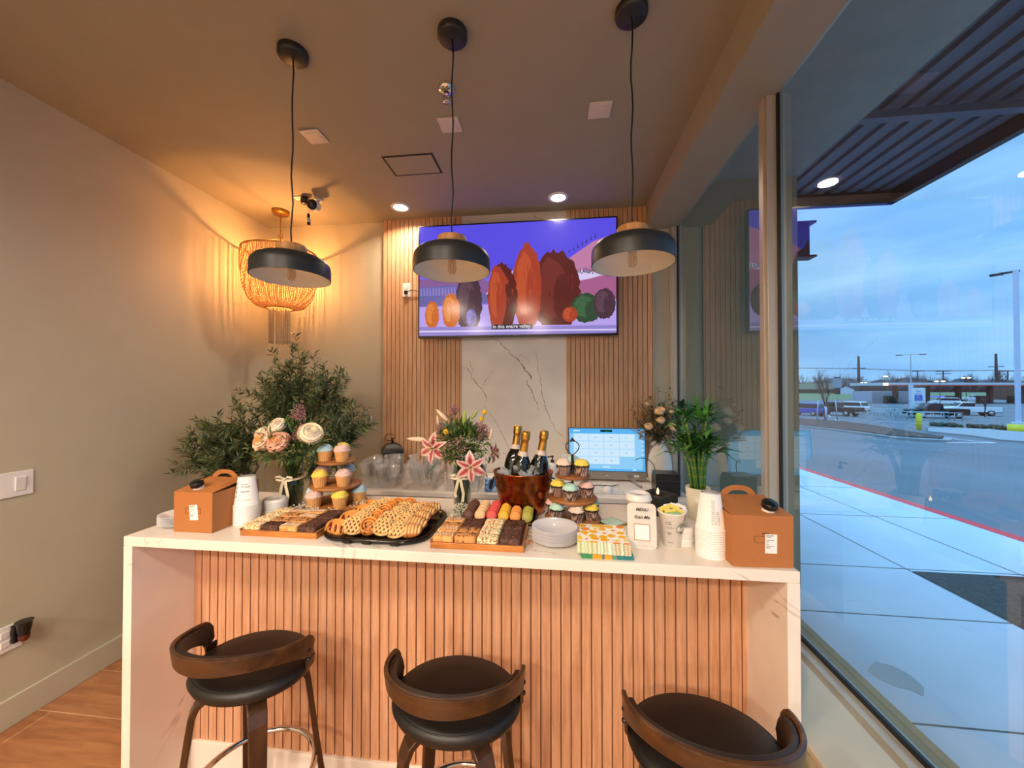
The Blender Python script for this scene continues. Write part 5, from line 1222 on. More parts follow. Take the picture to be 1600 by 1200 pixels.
lettering('MENU', .0140, M_ink, t, (0, .0015, .125), (R(81), 0, 0), name='menu_title', shear=.3, bold=.0002); lettering('Scan Me', .0145, M_ink, t, (0, -.0015, .101), (R(81), 0, 0), name='menu_text', shear=.3, bold=.0002)
t = thing('candle_bowl', 'black square stone candle bowl with a small burning flame', 'candle', (.440, 1.668, BZ), R(40))
mb = MB(); sq = rrect(.122, .122, .012, 4); sq0 = rrect(.112, .112, .012, 4); circ = [(.046 * cos(R(45) + 2*pi*i/20 - pi/4), .046 * sin(2*pi*i/20)) for i in range(20)]
def ringto(z): return [(.047 * cos(2*pi*i/20), .047 * sin(2*pi*i/20)) for i in range(20)]
loft(mb, [(sq0, 0), (sq, .006), (sq, .074), (rrect(.118, .118, .010, 4), .078), ([(p[0] * .047 / max(1e-6, sqrt(p[0]**2 + p[1]**2)), p[1] * .047 / max(1e-6, sqrt(p[0]**2 + p[1]**2))) for p in rrect(.118, .118, .010, 4)], .078), ([(p[0] * .042 / max(1e-6, sqrt(p[0]**2 + p[1]**2)), p[1] * .042 / max(1e-6, sqrt(p[0]**2 + p[1]**2))) for p in rrect(.118, .118, .010, 4)], .050)])
for p_ in range(len(mb.s)): mb.s[p_] = False
mb.build('stone_bowl', plain('charcoal_stone', '#17171a', .7, bmp=.2, bscale=200), t)
MB().lathe([(.0001, .066), (.043, .066), (.043, .05)], 28, caps=False).tube([(0, 0, .066), (0, 0, .074)], .001, 5, 1).build('wax', [plain('dark_wax', '#3a2a22', .3), M_ink], t)
MB().box((-.0, -.0615, .045), (.010, .0006, .005)).build('maker_mark', plain('grey_mark', '#8a8a8c', .5), t)
MB().lathe([(.0001, 0), (.004, .004), (.0052, .010), (.0035, .020), (.0001, .030)], 14, (0, 0, .073), caps=False).build('flame', glow('flame', '#ffca74', 7), t)
# lucky bamboo
t = thing('potted_bamboo', 'lucky bamboo with many green stalks in a cream pot', 'plant', (.580, 1.600, BZ))
MB().lathe([(.0001, 0), (.034, 0), (.038, .006), (.047, .128), (.043, .128), (.040, .112), (.0001, .112)], 40, caps=False).build('pot', plain('cream_pot', '#ddd6bf', .35), t)
rn = random.Random(9); mb = MB()
for i in range(90): a = rn.uniform(0, 6.3); r_ = .038 * sqrt(rn.random()); mb.ball((r_ * cos(a), r_ * sin(a), .113 + rn.random() * .008), .0048, n=6, h=4)
mb.build('pebbles', speck('terracotta_pebble', '#9a5a34', '#e0b07c', 40, .5), t)['kind'] = 'stuff'
M_bam = stripes('bamboo_stalk', '#6f7f35', '#3e6a2a', 9, 'Z', .4, .06, .14, .4); M_bleaf = [plain('bamboo_leaf', '#2f6a2c', .35, var=.2), plain('bamboo_leaf_light', '#5c9a3a', .35, var=.2), plain('bamboo_leaf_dark', '#1f4a26', .35, var=.2)]
lf = MB(); lf2 = []
for i in range(13):
    a = 2 * pi * i / 13 + rn.uniform(-.15, .15); r0 = .014 + .008 * (i % 2); sp = rn.uniform(.06, .10) * (1 if i % 3 else .45); hgt = rn.uniform(.30, .36) + (.10 if i % 4 == 0 else 0)
    tip = Vector((sp * cos(a), sp * sin(a), hgt)); base = Vector((r0 * cos(a + .6), r0 * sin(a + .6), .11))
    mid = base.lerp(tip, .5) + Vector((-.012 * cos(a), -.012 * sin(a), 0)); pts = [base, base.lerp(mid, .5), mid, mid.lerp(tip, .5), tip]
    MB().tube([tuple(p) for p in pts], .0062, 10).build('stalk', M_bam, t)
    for k in range(17):
        b_ = rn.uniform(0, 6.3); up = rn.uniform(-.15, 1.1); z_ = tip - Vector((0, 0, rn.uniform(0, .06)))
        lf.leaf(tuple(z_), (cos(b_), sin(b_), up), (0, 0, 1), rn.uniform(.06, .125), rn.uniform(.013, .022), rn.randrange(3), .5)
for k in range(12): b_ = rn.uniform(0, 6.3); lf.leaf((.01 * cos(b_), .01 * sin(b_), .40), (cos(b_) * .6, sin(b_) * .6, 1), (cos(b_), sin(b_), 0), rn.uniform(.08, .13), .024, k % 2, .3)
lf.build('leaves', M_bleaf, t)
t = thing('gold_edged_coaster', 'pale green gold edged card lying left of the menu stand', 'coaster', (.222, 1.50, BZ), R(35))
MB().box((0, 0, .003), (.085, .085, .006)).build('border', M_brass, t); MB().box((0, 0, .0062), (.075, .075, .001)).build('card', plain('mint_card', '#b9d9c8', .5), t)

# ================================================================== ON THE BACK COUNTER
CZ = .90
mo = thing('computer', 'silver all-in-one order screen showing a blue button grid', 'computer', (.389, 2.875, CZ))
MX, MZ = .290, .26
M_silver = plain('silver_plastic', '#9a948c', .35, .4, var=.03)
q = MB(); q.M = mt((0, 0, .014), (R(-4), 0, 0), (1, 1, 1.05))
q.bb(-MX, MX, 0, .028, -.002, .370).build('casing', M_silver, mo, bevel=.004)
q = MB(); q.M = mt((0, 0, .014), (R(-4), 0, 0), (1, 1, 1.05)); q.bb(-MX + .004, MX - .004, -.003, .0, .056, .366).build('bezel', M_blackpl, mo)
sm = [glow('scr_blue', '#5cb4f2', 1.0), glow('scr_tile', '#c9e4f8', 1.05), glow('scr_pale', '#8fcdf6', 1.0), glow('scr_dark', '#14352c', .6), glow('scr_text', '#3f5f7f', .7), glow('scr_green', '#30c060', .9)]
q = MB(); q.M = mt((0, 0, .014), (R(-4), 0, 0), (1, 1, 1.05)); W2 = MX - .008; y_ = -.0034
def sr(x0, x1, z0, z1, mi, e=0): q.add([(x0, y_ - e, z0), (x1, y_ - e, z0), (x1, y_ - e, z1), (x0, y_ - e, z1)], [(0, 1, 2, 3)], mi)
sr(-W2, W2, .060, .362, 0); sr(-W2 + .01, W2 - .02, .075, .325, 2, .0002)
for r_ in range(4):
    for c_ in range(4):
        if r_ == 3 and c_ == 3: continue
        x0 = -W2 + .036 + c_ * .114; z1 = .325 - r_ * .055; sr(x0, x0 + .111, z1 - .052, z1, 1, .0004); sr(x0 + .044, x0 + .044 + .010 + .005 * ((r_ * 3 + c_) % 3), z1 - .028, z1 - .025, 4, .0006)
for r_ in range(4): sr(W2 - .026, W2 - .010, .262 - r_ * .03, .278 - r_ * .03, 1, .0004); sr(W2 - .022, W2 - .015, .267 - r_ * .03, .272 - r_ * .03, 4, .0006)
sr(-.045, .042, .338, .354, 3, .0004); sr(-.028, .024, .084, .094, 1, .0006); sr(-.25, -.20, .340, .350, 1, .0004); sr(.19, .215, .066, .076, 1, .0006)
q.build('screen', sm, mo)
lettering('18:16', .012, sm[5], mo, (0, -.0292, .3765), (R(86), 0, 0), name='clock_text')
q = MB(); q.M = mt((0, 0, .014), (R(-4), 0, 0), (1, 1, 1.05)); q.bb(.20, .235, -.0015, 0, .020, .034).bb(-.01, .01, -.0015, 0, .026, .030).build('sticker', M_white, mo)
for sg in (-1, 1): MB().tube([(sg * .15, .02, .05), (sg * .20, -.14, .009), (sg * .215, -.17, .009)], .008, 8).build('stand_foot', M_silver, mo)
MB().tube([(-.10, .03, .15), (-.08, .10, .03), (.08, .10, .03), (.10, .03, .15)], .008, 8).build('stand_brace', M_blackpl, mo)
t = thing('keyboard', 'white keyboard in front of the order screen', 'keyboard', (.33, 2.52, CZ))
MB().box((0, 0, .010), (.44, .13, .016), rot=(R(3), 0, 0)).build('keyboard_body', M_white, t, bevel=.003)
mb = MB()
for r_ in range(5):
    for c_ in range(21): mb.box((-.205 + c_ * .0205, -.048 + r_ * .022, .0205 + r_ * .0011), (.017, .018, .004))
mb.build('keys', plain('key_white', '#dedbd4', .5), t)['kind'] = 'stuff'
t = thing('computer_mouse', 'white computer mouse resting on the white keyboard', 'mouse', (.345, 2.51, CZ + .022), R(70))
MB().ball((0, 0, .004), .032, (1.7, 1, .95), 20, 10, fn=lambda p: 1.0).build('mouse_shell', M_white, t)
MB().ball((.034, 0, .020), .006, (1.4, .5, 1), 10, 6).build('scroll_wheel', M_ink, t)
for i, (pts, l) in enumerate([([(.12, 2.80, CZ + .004), (.05, 2.72, CZ + .004), (.10, 2.66, CZ + .012), (.22, 2.67, CZ + .004), (.30, 2.74, CZ + .004), (.40, 2.70, CZ + .010), (.46, 2.76, CZ + .006)], 'black cable looping under the left of the order screen'), ([(.70, 2.68, CZ + .10), (.69, 2.72, CZ + .16), (.675, 2.75, CZ + .185), (.65, 2.78, CZ + .195), (.62, 2.82, CZ + .19), (.60, 2.86, CZ + .17), (.59, 2.92, CZ + .15)], 'black cable rising from the receipt printer')]):
    tag(MB().tube(pts, .003, 6).build('cable', M_blackpl), l, 'cable')
t = thing('receipt_printer', 'black receipt printer between the order screen and white vase', 'printer', (.735, 2.60, CZ), R(-4))
mb = MB(); mb.prism([(-.085, 0), (.085, 0), (.085, .10), (.05, .142), (-.085, .142)], -.075, .075, 0, 'x'); mb.build('printer_body', M_blackpl, t, bevel=.005)
MB().box((0, -.0865, .10), (.13, .002, .006)).build('paper_slot', plain('slot_grey', '#3a3a3e', .4), t)
MB().box((.05, .0, .1430), (.03, .05, .002)).build('button_panel', plain('slot_grey', '#3a3a3e', .4), t)
vs_ = thing('ceramic_vase', 'tall white textured ceramic vase of dried flowers', 'vase', (.770, 2.865, CZ))
MB().lathe([(.0001, 0), (.062, 0), (.078, .02), (.086, .08), (.085, .14), (.076, .20), (.060, .245), (.044, .27), (.040, .29), (.043, .318), (.038, .318), (.034, .29), (.0001, .27)], 56, caps=False).build('vase_body', plain('matte_plaster', '#e6dfd2', .8, bmp=.5, bscale=60), vs_)
t = thing('dried_bouquet', 'dried arrangement of cream blooms, grasses and dark eucalyptus', 'bouquet', (.770, 2.865, CZ + .30))
rn = random.Random(21)
mb = MB(); dk = MB(); gr = MB()
for i in range(84):
    a = rn.uniform(0, 6.3); sp = rn.uniform(.04, .22); h_ = rn.uniform(.14, .42) * (1.1 - sp * 1.7); tp = Vector((sp * cos(a), min(sp * sin(a) * .8, .12), h_)); b_ = Vector((.015 * cos(a), .015 * sin(a), -.06))
    mb.tube([tuple(b_), tuple(b_.lerp(tp, .5) + Vector((0, 0, .02))), tuple(tp)], .0013, 5)
    if i % 2:
        for k in range(22): f = rn.uniform(.3, 1); p = b_.lerp(tp, f); c_ = rn.uniform(0, 6.3); dk.leaf(tuple(p), (cos(c_), sin(c_) * .8, rn.uniform(-.3, .9)), (0, 0, 1), rn.uniform(.020, .038), rn.uniform(.014, .024), rn.randrange(2), .3)
    else:
        for k in range(12): f = rn.uniform(.6, 1); p = b_.lerp(tp, f); gr.tube([tuple(p), tuple(p + Vector((rn.uniform(-.012, .012), rn.uniform(-.012, .012), rn.uniform(.004, .02))))], [.0012, .0005], 4)
mb.build('dry_stems', plain('straw', '#b08f5c', .7), t)['kind'] = 'stuff'
dk.build('eucalyptus_leaves', [plain('euca_dark', '#3a4030', .6), plain('euca_grey', '#5c6350', .6)], t)['kind'] = 'stuff'; gr.build('dry_grass', plain('dry_grass', '#9a7b52', .8), t)['kind'] = 'stuff'
foliage(t, (0, -.02, .09), .165, 650, 77, [MATS['euca_dark'], MATS['euca_grey'], MATS['straw']], .034, .017, 'dark_foliage', .95)
md = plain('dried_cream', '#ecd2ae', .7, var=.1)
for i, (x_, y_, z_, s_) in enumerate([(-.030, -.13, .235, .034), (-.028, -.14, .170, .028), (-.110, -.13, .125, .028), (.052, -.15, .125, .030), (.062, -.09, .225, .022), (-.105, -.06, .285, .016)]): rose(t, (x_, y_, z_), s_, [md, md], (R(40), R(-20 + 9 * i)), 'dried_bloom', 30 + i)
fe = MB()
for p, d, L_, W_ in [((-.07, -.04, .04), (-1, -.1, .45), .15, .05), ((-.05, -.05, .03), (-1, -.3, .1), .12, .045), ((.07, -.03, .05), (1, -.2, .4), .13, .05)]:
    d = Vector(d).normalized()
    for k in range(26): f = k / 26; sd = Vector((-d.z, 0, d.x)) * (1 if k % 2 else -1); pp = Vector(p) + d * L_ * f; fe.leaf(tuple(pp), tuple(sd * .7 + d), (0, -1, .2), W_ * (1 - f * .6), .005)
fe.build('grass_plume', plain('plume', '#8d7c6c', .8), t)['kind'] = 'stuff'
bt = MB()
for p in ((-.06, -.07, .005), (-.14, -.04, .075), (.075, -.05, .0)): bt.ball(p, .012, (.9, .5, 2.2), 8, 6, rot=(0, R(50 if p[0] < 0 else -50), 0))
bt.build('bunny_tail', plain('bunny_tail', '#d7cdbb', .9), t)
# lantern
t = thing('candle_lantern', 'black metal lantern with ring handle and lit candle', 'lantern', (-1.262, 2.78, CZ), R(28))
mb = MB()
for a in (-1, 1):
    for b_ in (-1, 1): mb.box((a * .068, b_ * .068, .11), (.011, .011, .20))
    mb.box((a * .068, 0, .012), (.011, .136, .014)).box((0, a * .068, .012), (.136, .011, .014)).box((a * .068, 0, .206), (.011, .136, .014)).box((0, a * .068, .206), (.136, .011, .014))
mb.box((0, 0, .004), (.15, .15, .008)); mb.build('frame', M_black, t, bevel=.001)
mb = MB(); loft(mb, [(rrect(.160, .160, .004, 2), .212), (rrect(.160, .160, .004, 2), .222), (rrect(.135, .135, .004, 2), .243), (rrect(.075, .075, .004, 2), .270), (rrect(.030, .030, .004, 2), .276)]); mb.add([(p[0], p[1], .276) for p in rrect(.03, .03, .004, 2)], [tuple(range(12))])
mb.tube([(0, 0, .274), (0, 0, .315)], .010, 10); mb.build('roof', M_black, t)
q = MB(); q.M = mt((-.02, 0, .318), (R(62), R(0), R(-28))); q.tube([(.043 * cos(i * pi / 18), .026 * sin(i * pi / 18), 0) for i in range(36)], .003, 8, closed=True); q.build('ring_handle', plain('bronze', '#5a4632', .3, .9), t)
mb = MB()
for a in (-1, 1): mb.box((a * .068, 0, .11), (.002, .125, .18)).box((0, a * .068, .11), (.125, .002, .18))
mb.build('glass_panels', M_vaseglass, t)
t = thing('pillar_candle', 'short candle burning inside the black lantern', 'candle', (-1.262, 2.78, CZ + .0085)); MB().lathe([(.0001, 0), (.028, 0), (.028, .065), (.0001, .062)], 24, caps=False).build('wax', plain('ivory_wax', '#c98f5c', .5), t); MB().lathe([(.0001, 0), (.004, .004), (.005, .010), (.0001, .026)], 12, (0, 0, .066), caps=False).build('flame', glow('flame', '#ffca74', 7), t)
# clear bins of clear cups
def bin_(x, y, w, d, h, label, seed, ncup):
    t = thing('clear_bin', label, 'bin', (x, y, CZ), 0, 'clear plastic bins on the back counter')
    mb = MB(); loft(mb, [(rrect(w - .03, d - .03, .02, 4), 0), (rrect(w - .01, d - .01, .022, 4), h), (rrect(w + .004, d + .004, .024, 4), h + .001), (rrect(w + .004, d + .004, .024, 4), h + .004), (rrect(w - .014, d - .014, .022, 4), h + .003), (rrect(w - .034, d - .034, .02, 4), .003)])
    mb.add([(p[0], p[1], .003) for p in rrect(w - .034, d - .034, .02, 4)], [tuple(range(20))]); mb.build('bin_shell', M_clearbin, t)
    rn = random.Random(seed)
    for i in range(ncup):
        c_, r_ = i % 4, i // 4; xx = x - w / 2 + .055 + c_ * (w - .10) / 3 + rn.uniform(-.008, .008); yy = y - d / 2 + .06 + r_ * .075
        if 'cup' not in PROTO:
            o = MB().lathe([(.0001, .003), (.026, .003), (.026, 0), (.0275, 0), (.040, .140), (.0415, .141), (.0415, .144), (.0385, .143), (.0265, .004)], 28, caps=False).build('plastic_cup', M_clearpl); PROTO['cup'] = o
        else: o = PROTO['cup'].copy(); COL.objects.link(o)
        o.location = (xx, yy, CZ + .012 + .018 * r_ + rn.uniform(0, .02)); o.rotation_euler = (R(rn.uniform(-16, 16)), R(rn.uniform(-16, 16)), 0)
        tag(o, 'clear plastic cup in the %s, %s from its left, %s row' % (label.split(',')[0].replace('clear plastic bin', 'bin'), ['first', 'second', 'third', 'fourth'][c_], ['front', 'second', 'third'][r_]), 'cup', 'clear cups in the ' + label.split(',')[0])
bin_(-1.235, 2.575, .27, .24, .085, 'left clear plastic bin, packed with clear cups', 1, 12)
bin_(-.935, 2.575, .27, .24, .085, 'middle clear plastic bin, packed with clear cups', 2, 12)
bin_(-.635, 2.575, .27, .24, .085, 'right clear plastic bin, packed with clear cups', 3, 12)
t = thing('snack_pack', 'small blue and white pack on the back counter behind the lily vase', 'pack', (-.42, 2.52, CZ), .2)
MB().box((0, 0, .045), (.12, .06, .09)).build('pack_body', speck('pack_blue', '#3f78b8', '#b9d6ee', 20, .5, .4, 0), t, bevel=.008); MB().box((0, 0, .092), (.10, .05, .004)).build('seal', M_white, t)
t = thing('pump_bottle', 'white soap bottle with black pump behind the wine bottles', 'bottle', (-.02, 2.80, CZ))
MB().lathe([(.0001, 0), (.034, 0), (.036, .004), (.036, .12), (.028, .138), (.012, .142), (.012, .15)], 28, caps=False).build('bottle_body', M_white, t)
MB().lathe([(.014, .148), (.014, .165), (.005, .168), (.005, .190)], 16).tube([(0, 0, .192), (-.03, -.01, .190), (-.036, -.012, .183)], .005, 8).lathe([(.010, .186), (.010, .198)], 16).build('pump_head', M_blackpl, t)
t = thing('card_holder', 'small white card holder left of the order screen', 'card holder', (.10, 2.86, CZ)); MB().box((0, 0, .10), (.11, .03, .20)).build('holder_body', M_white, t, bevel=.003); MB().box((-.045, -.01, .235), (.008, .008, .07)).build('post', M_white, t)

# ================================================================== OLIVE TREE IN THE CORNER
t = thing('potted_olive_tree', 'tall artificial olive tree standing in the corner behind the bar', 'tree', (-1.86, 2.36, 0))
MB().lathe([(.0001, 0), (.13, 0), (.17, .30), (.18, .34), (.165, .34), (.155, .30), (.0001, .30)], 40, caps=False).build('pot', plain('dark_pot', '#2c2b2a', .6), t)
MB().lathe([(.0001, .31), (.155, .305)], 30, caps=False).build('soil', speck('soil', '#2a1d14', '#4a3626', 60, .5), t)
rn = random.Random(17); TR = []
def limb(a, b_, r0, r1, wob=.03):
    a, b_ = Vector(a), Vector(b_); pts = [a.lerp(b_, k / 5) + (Vector((rn.uniform(-wob, wob), rn.uniform(-wob, wob), 0)) if 0 < k < 5 else Vector()) for k in range(6)]
    TR.append((pts, [r0 + (r1 - r0) * k / 5 for k in range(6)])); return pts
LF = MB(); TW_ = MB()
def twig(p, d, L_):
    d = Vector(d).normalized(); pts = [Vector(p)]; cur = Vector(p); dd = d.copy(); n = 7
    for k in range(n): dd = (dd + Vector((rn.uniform(-.10, .10), rn.uniform(-.10, .10), rn.uniform(-.04, .12)))).normalized(); cur = cur + dd * L_ / n; cur.x = max(cur.x, -.615); cur.y = min(cur.y, .60); pts.append(cur.copy())
    TW_.tube([tuple(q) for q in pts], [.0028 * (1 - .75 * k / n) for k in range(n + 1)], 5)
    for k in range(1, n * 4 + 1):
        f = k / 4; i = min(int(f), n - 1); p_ = pts[i].lerp(pts[i+1], f - i); dr = (pts[i+1] - pts[i]).normalized(); a = rn.uniform(0, 6.3)
        sd = dr.orthogonal(); sd.rotate(Matrix.Rotation(a, 3, dr)); LF.leaf(tuple(p_), tuple(dr * .8 + sd * .8), (rn.uniform(-1, 1), rn.uniform(-1, 1), 1), rn.uniform(.042, .070), rn.uniform(.009, .015), rn.choice((0, 0, 1, 1, 2)), .15)
T1 = limb((-.02, 0, .30), (-.22, -.02, .98), .022, .015); T2 = limb((.03, 0, .30), (.05, .02, 1.12), .024, .016); T3 = limb((.0, .02, .30), (.22, .0, .98), .022, .014)
for src, targets in ((T1, [(-.44, -.08, 1.24), (-.30, 0, 1.42), (-.52, -.14, 1.10), (-.22, .06, 1.36), (-.30, -.20, 1.04), (-.48, .02, 1.30)]), (T2, [(-.02, .05, 1.66), (.12, .02, 1.78), (.20, .10, 1.66), (-.14, .06, 1.58), (.04, -.08, 1.5), (.30, .05, 1.62), (.26, -.06, 1.48), (-.02, .12, 1.76)]), (T3, [(.42, .02, 1.36), (.40, -.08, 1.22), (.32, .05, 1.50), (.34, -.12, 1.12), (.46, .08, 1.28), (.30, .12, 1.40)])):
    for tg in targets:
        bp_ = limb(src[5], tg, .010, .004, .03)
        for k in range(19):
            f = rn.uniform(.15, 1); i = min(int(f * 5), 4); p_ = bp_[i].lerp(bp_[i+1], f * 5 - i); out_ = Vector((tg[0] * .9 + rn.uniform(-.5, .5), rn.uniform(-.6, .35), rn.uniform(-.15, .9))); twig(p_, out_, rn.uniform(.12, .26))
mb = MB()
for pts, rr_ in TR: mb.tube([tuple(p) for p in pts], rr_, 8)
mb.build('trunk', M_bark, t); TW_.build('twigs', plain('olive_twig', '#55563a', .7), t)['kind'] = 'stuff'
o = LF.build('leaves', [plain('olive_a', '#41542f', .5, var=.15), plain('olive_b', '#637548', .5, var=.15), plain('olive_c', '#75805a', .55, var=.15)], t); o['kind'] = 'stuff'

# ================================================================== OUTSIDE
def gz(x, y):
    s = .7 * x + .7 * y
    if s < 8: return -.15
    if s < 31: return -.15 - .95 * (s - 8) / 23
    if s < 60: return -1.1 - 1.1 * (s - 31) / 29
    return -2.2
def plain_ext(*a, **k): return plain(*a, **k)
M_walk = plain('sidewalk_concrete', '#bcc2cc', .8, var=.07, vscale=1.5, bmp=.1, bscale=120)
M_joint = plain('concrete_joint', '#50524f', .9)
M_asph = plain('asphalt', '#66696f', .9, var=.14, vscale=.35, bmp=.1, bscale=60)
M_red = plain('red_kerb_paint', '#e0202c', .5, var=.08)
mb = MB(); mb.bb(1.0, 4.84, -9, 30, -.16, 0)
structure(mb.build('sidewalk', M_walk), 'pale concrete sidewalk outside the shop window')
jt = MB()
for x_ in (3.09, 3.97):
    y1 = 30 if x_ > 3.5 else 30; jt.bb(x_ - .006, x_ + .006, -9, y1, -.002, .0015)
for y_ in (-2.3, -.9, .6, 2.0, 2.92, 3.69, 5.16, 6.6, 8.1, 9.6, 11.1, 12.6): jt.bb(1.0, 4.84, y_ - .005, y_ + .005, -.002, .0015)
structure(jt.build('sidewalk_joints', M_joint))
structure(MB().bb(4.84, 4.99, -9, 30, -.16, .002).build('kerb', M_red), 'red painted kerb along the sidewalk')
# planting bed with dark mulch
bd_ = MB(); rn = random.Random(4); bd_.bb(3.10, 3.96, -1.5, 3.64, .0, .006)
tag(bd_.build('mulch_bed', speck('dark_mulch', '#101010', '#3a352f', 45, .5, .9, 1.0), None), 'dark mulch planting bed set in the sidewalk', 'mulch', kind='stuff')
st = MB().prism([(1.80, 2.38), (1.86, 2.42), (1.93, 2.40), (1.97, 2.33), (1.955, 2.24), (1.90, 2.18), (1.87, 2.22), (1.82, 2.23), (1.77, 2.28), (1.76, 2.34)], .0005, .0018).build('damp_patch', plain('damp_concrete', '#9c9b98', .5))
structure(st, 'damp stain on the sidewalk near the window')
# the road and lot: one sloping ground sheet
mb = MB(); S = [4.99, 7, 9, 12, 16, 20, 25, 31, 38, 46, 55, 65, 80, 100, 130, 180, 260, 400, 700, 1200]; Yv = [-60, -30, -9, 0, 6, 12, 18, 24, 31, 38, 46, 55, 65, 80, 100, 130, 180, 260, 400, 700, 1200]
vs = [(x_, y_, gz(max(x_, 0), max(y_, -x_ * .5))) for x_ in S for y_ in Yv]; nY = len(Yv)
mb.add(vs, [(i*nY+j, (i+1)*nY+j, (i+1)*nY+j+1, i*nY+j+1) for i in range(len(S) - 1) for j in range(nY - 1)], 0, True)
structure(mb.build('road', M_asph), 'grey asphalt road and parking lot')
structure(MB().add([(-40, 30, -.2), (4.99, 30, -.2), (4.99, 1200, -2.2), (-400, 1200, -2.2)], [(0, 1, 2, 3)]).build('far_ground', M_asph))
def pg(name, pts, mat, dz=.02, th=.02, label=None, kind='structure'):
    n = len(pts); vs = [(x_, y_, gz(x_, y_) + dz) for x_, y_ in pts] + [(x_, y_, gz(x_, y_) + dz - th) for x_, y_ in pts]
    c = (sum(p[0] for p in pts) / n, sum(p[1] for p in pts) / n); vs.append((c[0], c[1], gz(*c) + dz))
    o = MB().add(vs, [(i, (i+1) % n, 2*n) for i in range(n)] + [(n+i, n+(i+1) % n, (i+1) % n, i) for i in range(n)]).build(name, mat)
    o['kind'] = kind
    if label: o['label'] = label
    return o
M_kerb = plain('pale_kerb', '#8f9296', .8)
I1 = [(17.3, 28.8), (17.34, 25.6), (16.79, 22.41), (16.34, 19.94), (16.94, 19.38), (18.06, 19.3), (19.91, 21.13), (20.86, 23.13), (21.36, 24.43), (25.55, 32.28), (28.22, 39.14), (27.01, 47.0), (20, 46), (18.0, 33)]
pg('kerb_island', I1, M_kerb, .12, .16, 'curved kerb island in the parking lot')
c1 = (20.5, 29.0); o = pg('island_mulch', [(c1[0] + (x_ - c1[0]) * .88, c1[1] + (y_ - c1[1]) * .93) for x_, y_ in I1], speck('red_mulch', '#3a2622', '#5d4038', 30, .5, .9), .17, .05); tag(o, 'brown mulch on the kerb island with the bare tree', 'mulch', kind='stuff')
pg('walk_island', [(29.1, 32.75), (33.79, 34.37), (34, 30), (29.31, 26.5), (23.2, 20.9), (22.5, 21.6), (23.96, 24.38), (24.31, 27.36)], M_kerb, .10, .12, 'pale kerb strip beside the accessible bays')
o = pg('grass_strip', [(80, 130), (102, 142), (118, 144), (150, 150), (260, 190), (420, 330), (330, 420), (176, 298), (90, 200)], plain('dull_grass', '#5d7348', .9, var=.2, vscale=.1), .05, .05); tag(o, 'dull green grass field beyond the petrol station', 'grass', kind='stuff')
o = pg('grass_island', [(91, 103), (92, 96), (110, 112), (112, 124), (104, 124)], MATS['dull_grass'], .12, .12); tag(o, 'small grass island in front of the petrol station', 'grass', kind='stuff')
o = pg('grass_island', [(70, 60), (84, 62), (84, 54), (70, 52)], MATS['dull_grass'], .12, .12); tag(o, 'grass island at the right behind the tall light post', 'grass', kind='stuff')
M_line = plain('road_paint', '#d9dde0', .7)
ln = MB()
for (a, b_) in [((21.62, 24.15), (20.4, 21.34)), ((20.4, 21.34), (20.63, 20.05)), ((20.63, 20.05), (17.48, 18.83)), ((20.9, 22.9), (18.6, 19.8)), ((56, 73), (61, 72)), ((69, 90), (77, 91)), ((57, 58), (57.7, 53)), ((77, 76), (81, 74.7)), ((22, 30), (40, 60)), ((33, 34), (60, 47)), ((38, 42), (34, 58)), ((28, 27), (24, 19))]:
    d = Vector((b_[0] - a[0], b_[1] - a[1], 0)); L_ = d.length; nrm = Vector((-d.y, d.x, 0)).normalized() * .07; K = 6
    for k in range(K):
        p0 = (a[0] + d.x * k / K, a[1] + d.y * k / K); p1_ = (a[0] + d.x * (k+1) / K, a[1] + d.y * (k+1) / K)
        ln.add([(p0[0] + nrm.x, p0[1] + nrm.y, gz(*p0) + .03), (p1_[0] + nrm.x, p1_[1] + nrm.y, gz(*p1_) + .03), (p1_[0] - nrm.x, p1_[1] - nrm.y, gz(*p1_) + .03), (p0[0] - nrm.x, p0[1] - nrm.y, gz(*p0) + .03)], [(0, 1, 2, 3)])
structure(ln.build('road_markings', M_line), 'white painted parking lines')

# the building's own pier, steel stub, canopy
M_stucco = plain('grey_stucco', '#948c70', .9, var=.05, bmp=.3, bscale=90)
structure(MB().bb(1.0, 1.93, 3.2, 6.2, -.15, 3.31).build('wall_pier', M_stucco), 'grey exterior pier beyond the window')
structure(MB().bb(.97, 1.03, YR, YB + .1, 2.95, 3.4).bb(.995, 1.06, YR, YB + .1, -.1, .60).build('wall_outside', M_stucco), 'exterior wall strip around the shop window')
structure(MB().bb(1.0, 1.94, YR, 3.76, 3.31, 3.45).build('trim_11', plain('soffit_grey', '#8b9691', .8)), 'flat grey soffit under the canopy')
t = thing('steel_beam_stub', 'short dark steel beam stub projecting from the exterior pier', 'beam', (1.93, 3.26, 2.80))
MB().bb(0, .15, -.05, .05, .13, .145).bb(0, .15, -.05, .05, -.145, -.13).build('flange', M_black, t); MB().bb(0, .12, -.012, .012, -.13, .13).build('web', M_black, t)
cn = thing('metal_canopy', 'dark ribbed metal canopy over the sidewalk', 'canopy', (1.94, 0, 3.30))
M_deck = plain('canopy_steel', '#56606e', .55, .3, var=.05)
mb = MB()
mb.bb(0, 1.12, -9, 3.738, .13, .16)
for i in range(8): x_ = .02 + i * .14; mb.prism([(x_, .13), (x_ + .01, .105), (x_ + .09, .105), (x_ + .10, .13)], -9, 3.73, 0, 'y')
mb.build('ribbed_deck', M_deck, cn)
MB().bb(1.10, 1.16, -9, 3.80, 0, .22).bb(-.0, 1.16, 3.74, 3.80, 0, .22).build('fascia', M_black, cn)
for y_ in (2.62, 1.35, .1, -1.2): MB().bb(.0, 1.10, y_ - .03, y_ + .03, .02, .07).build('cross_beam', M_deck, cn)

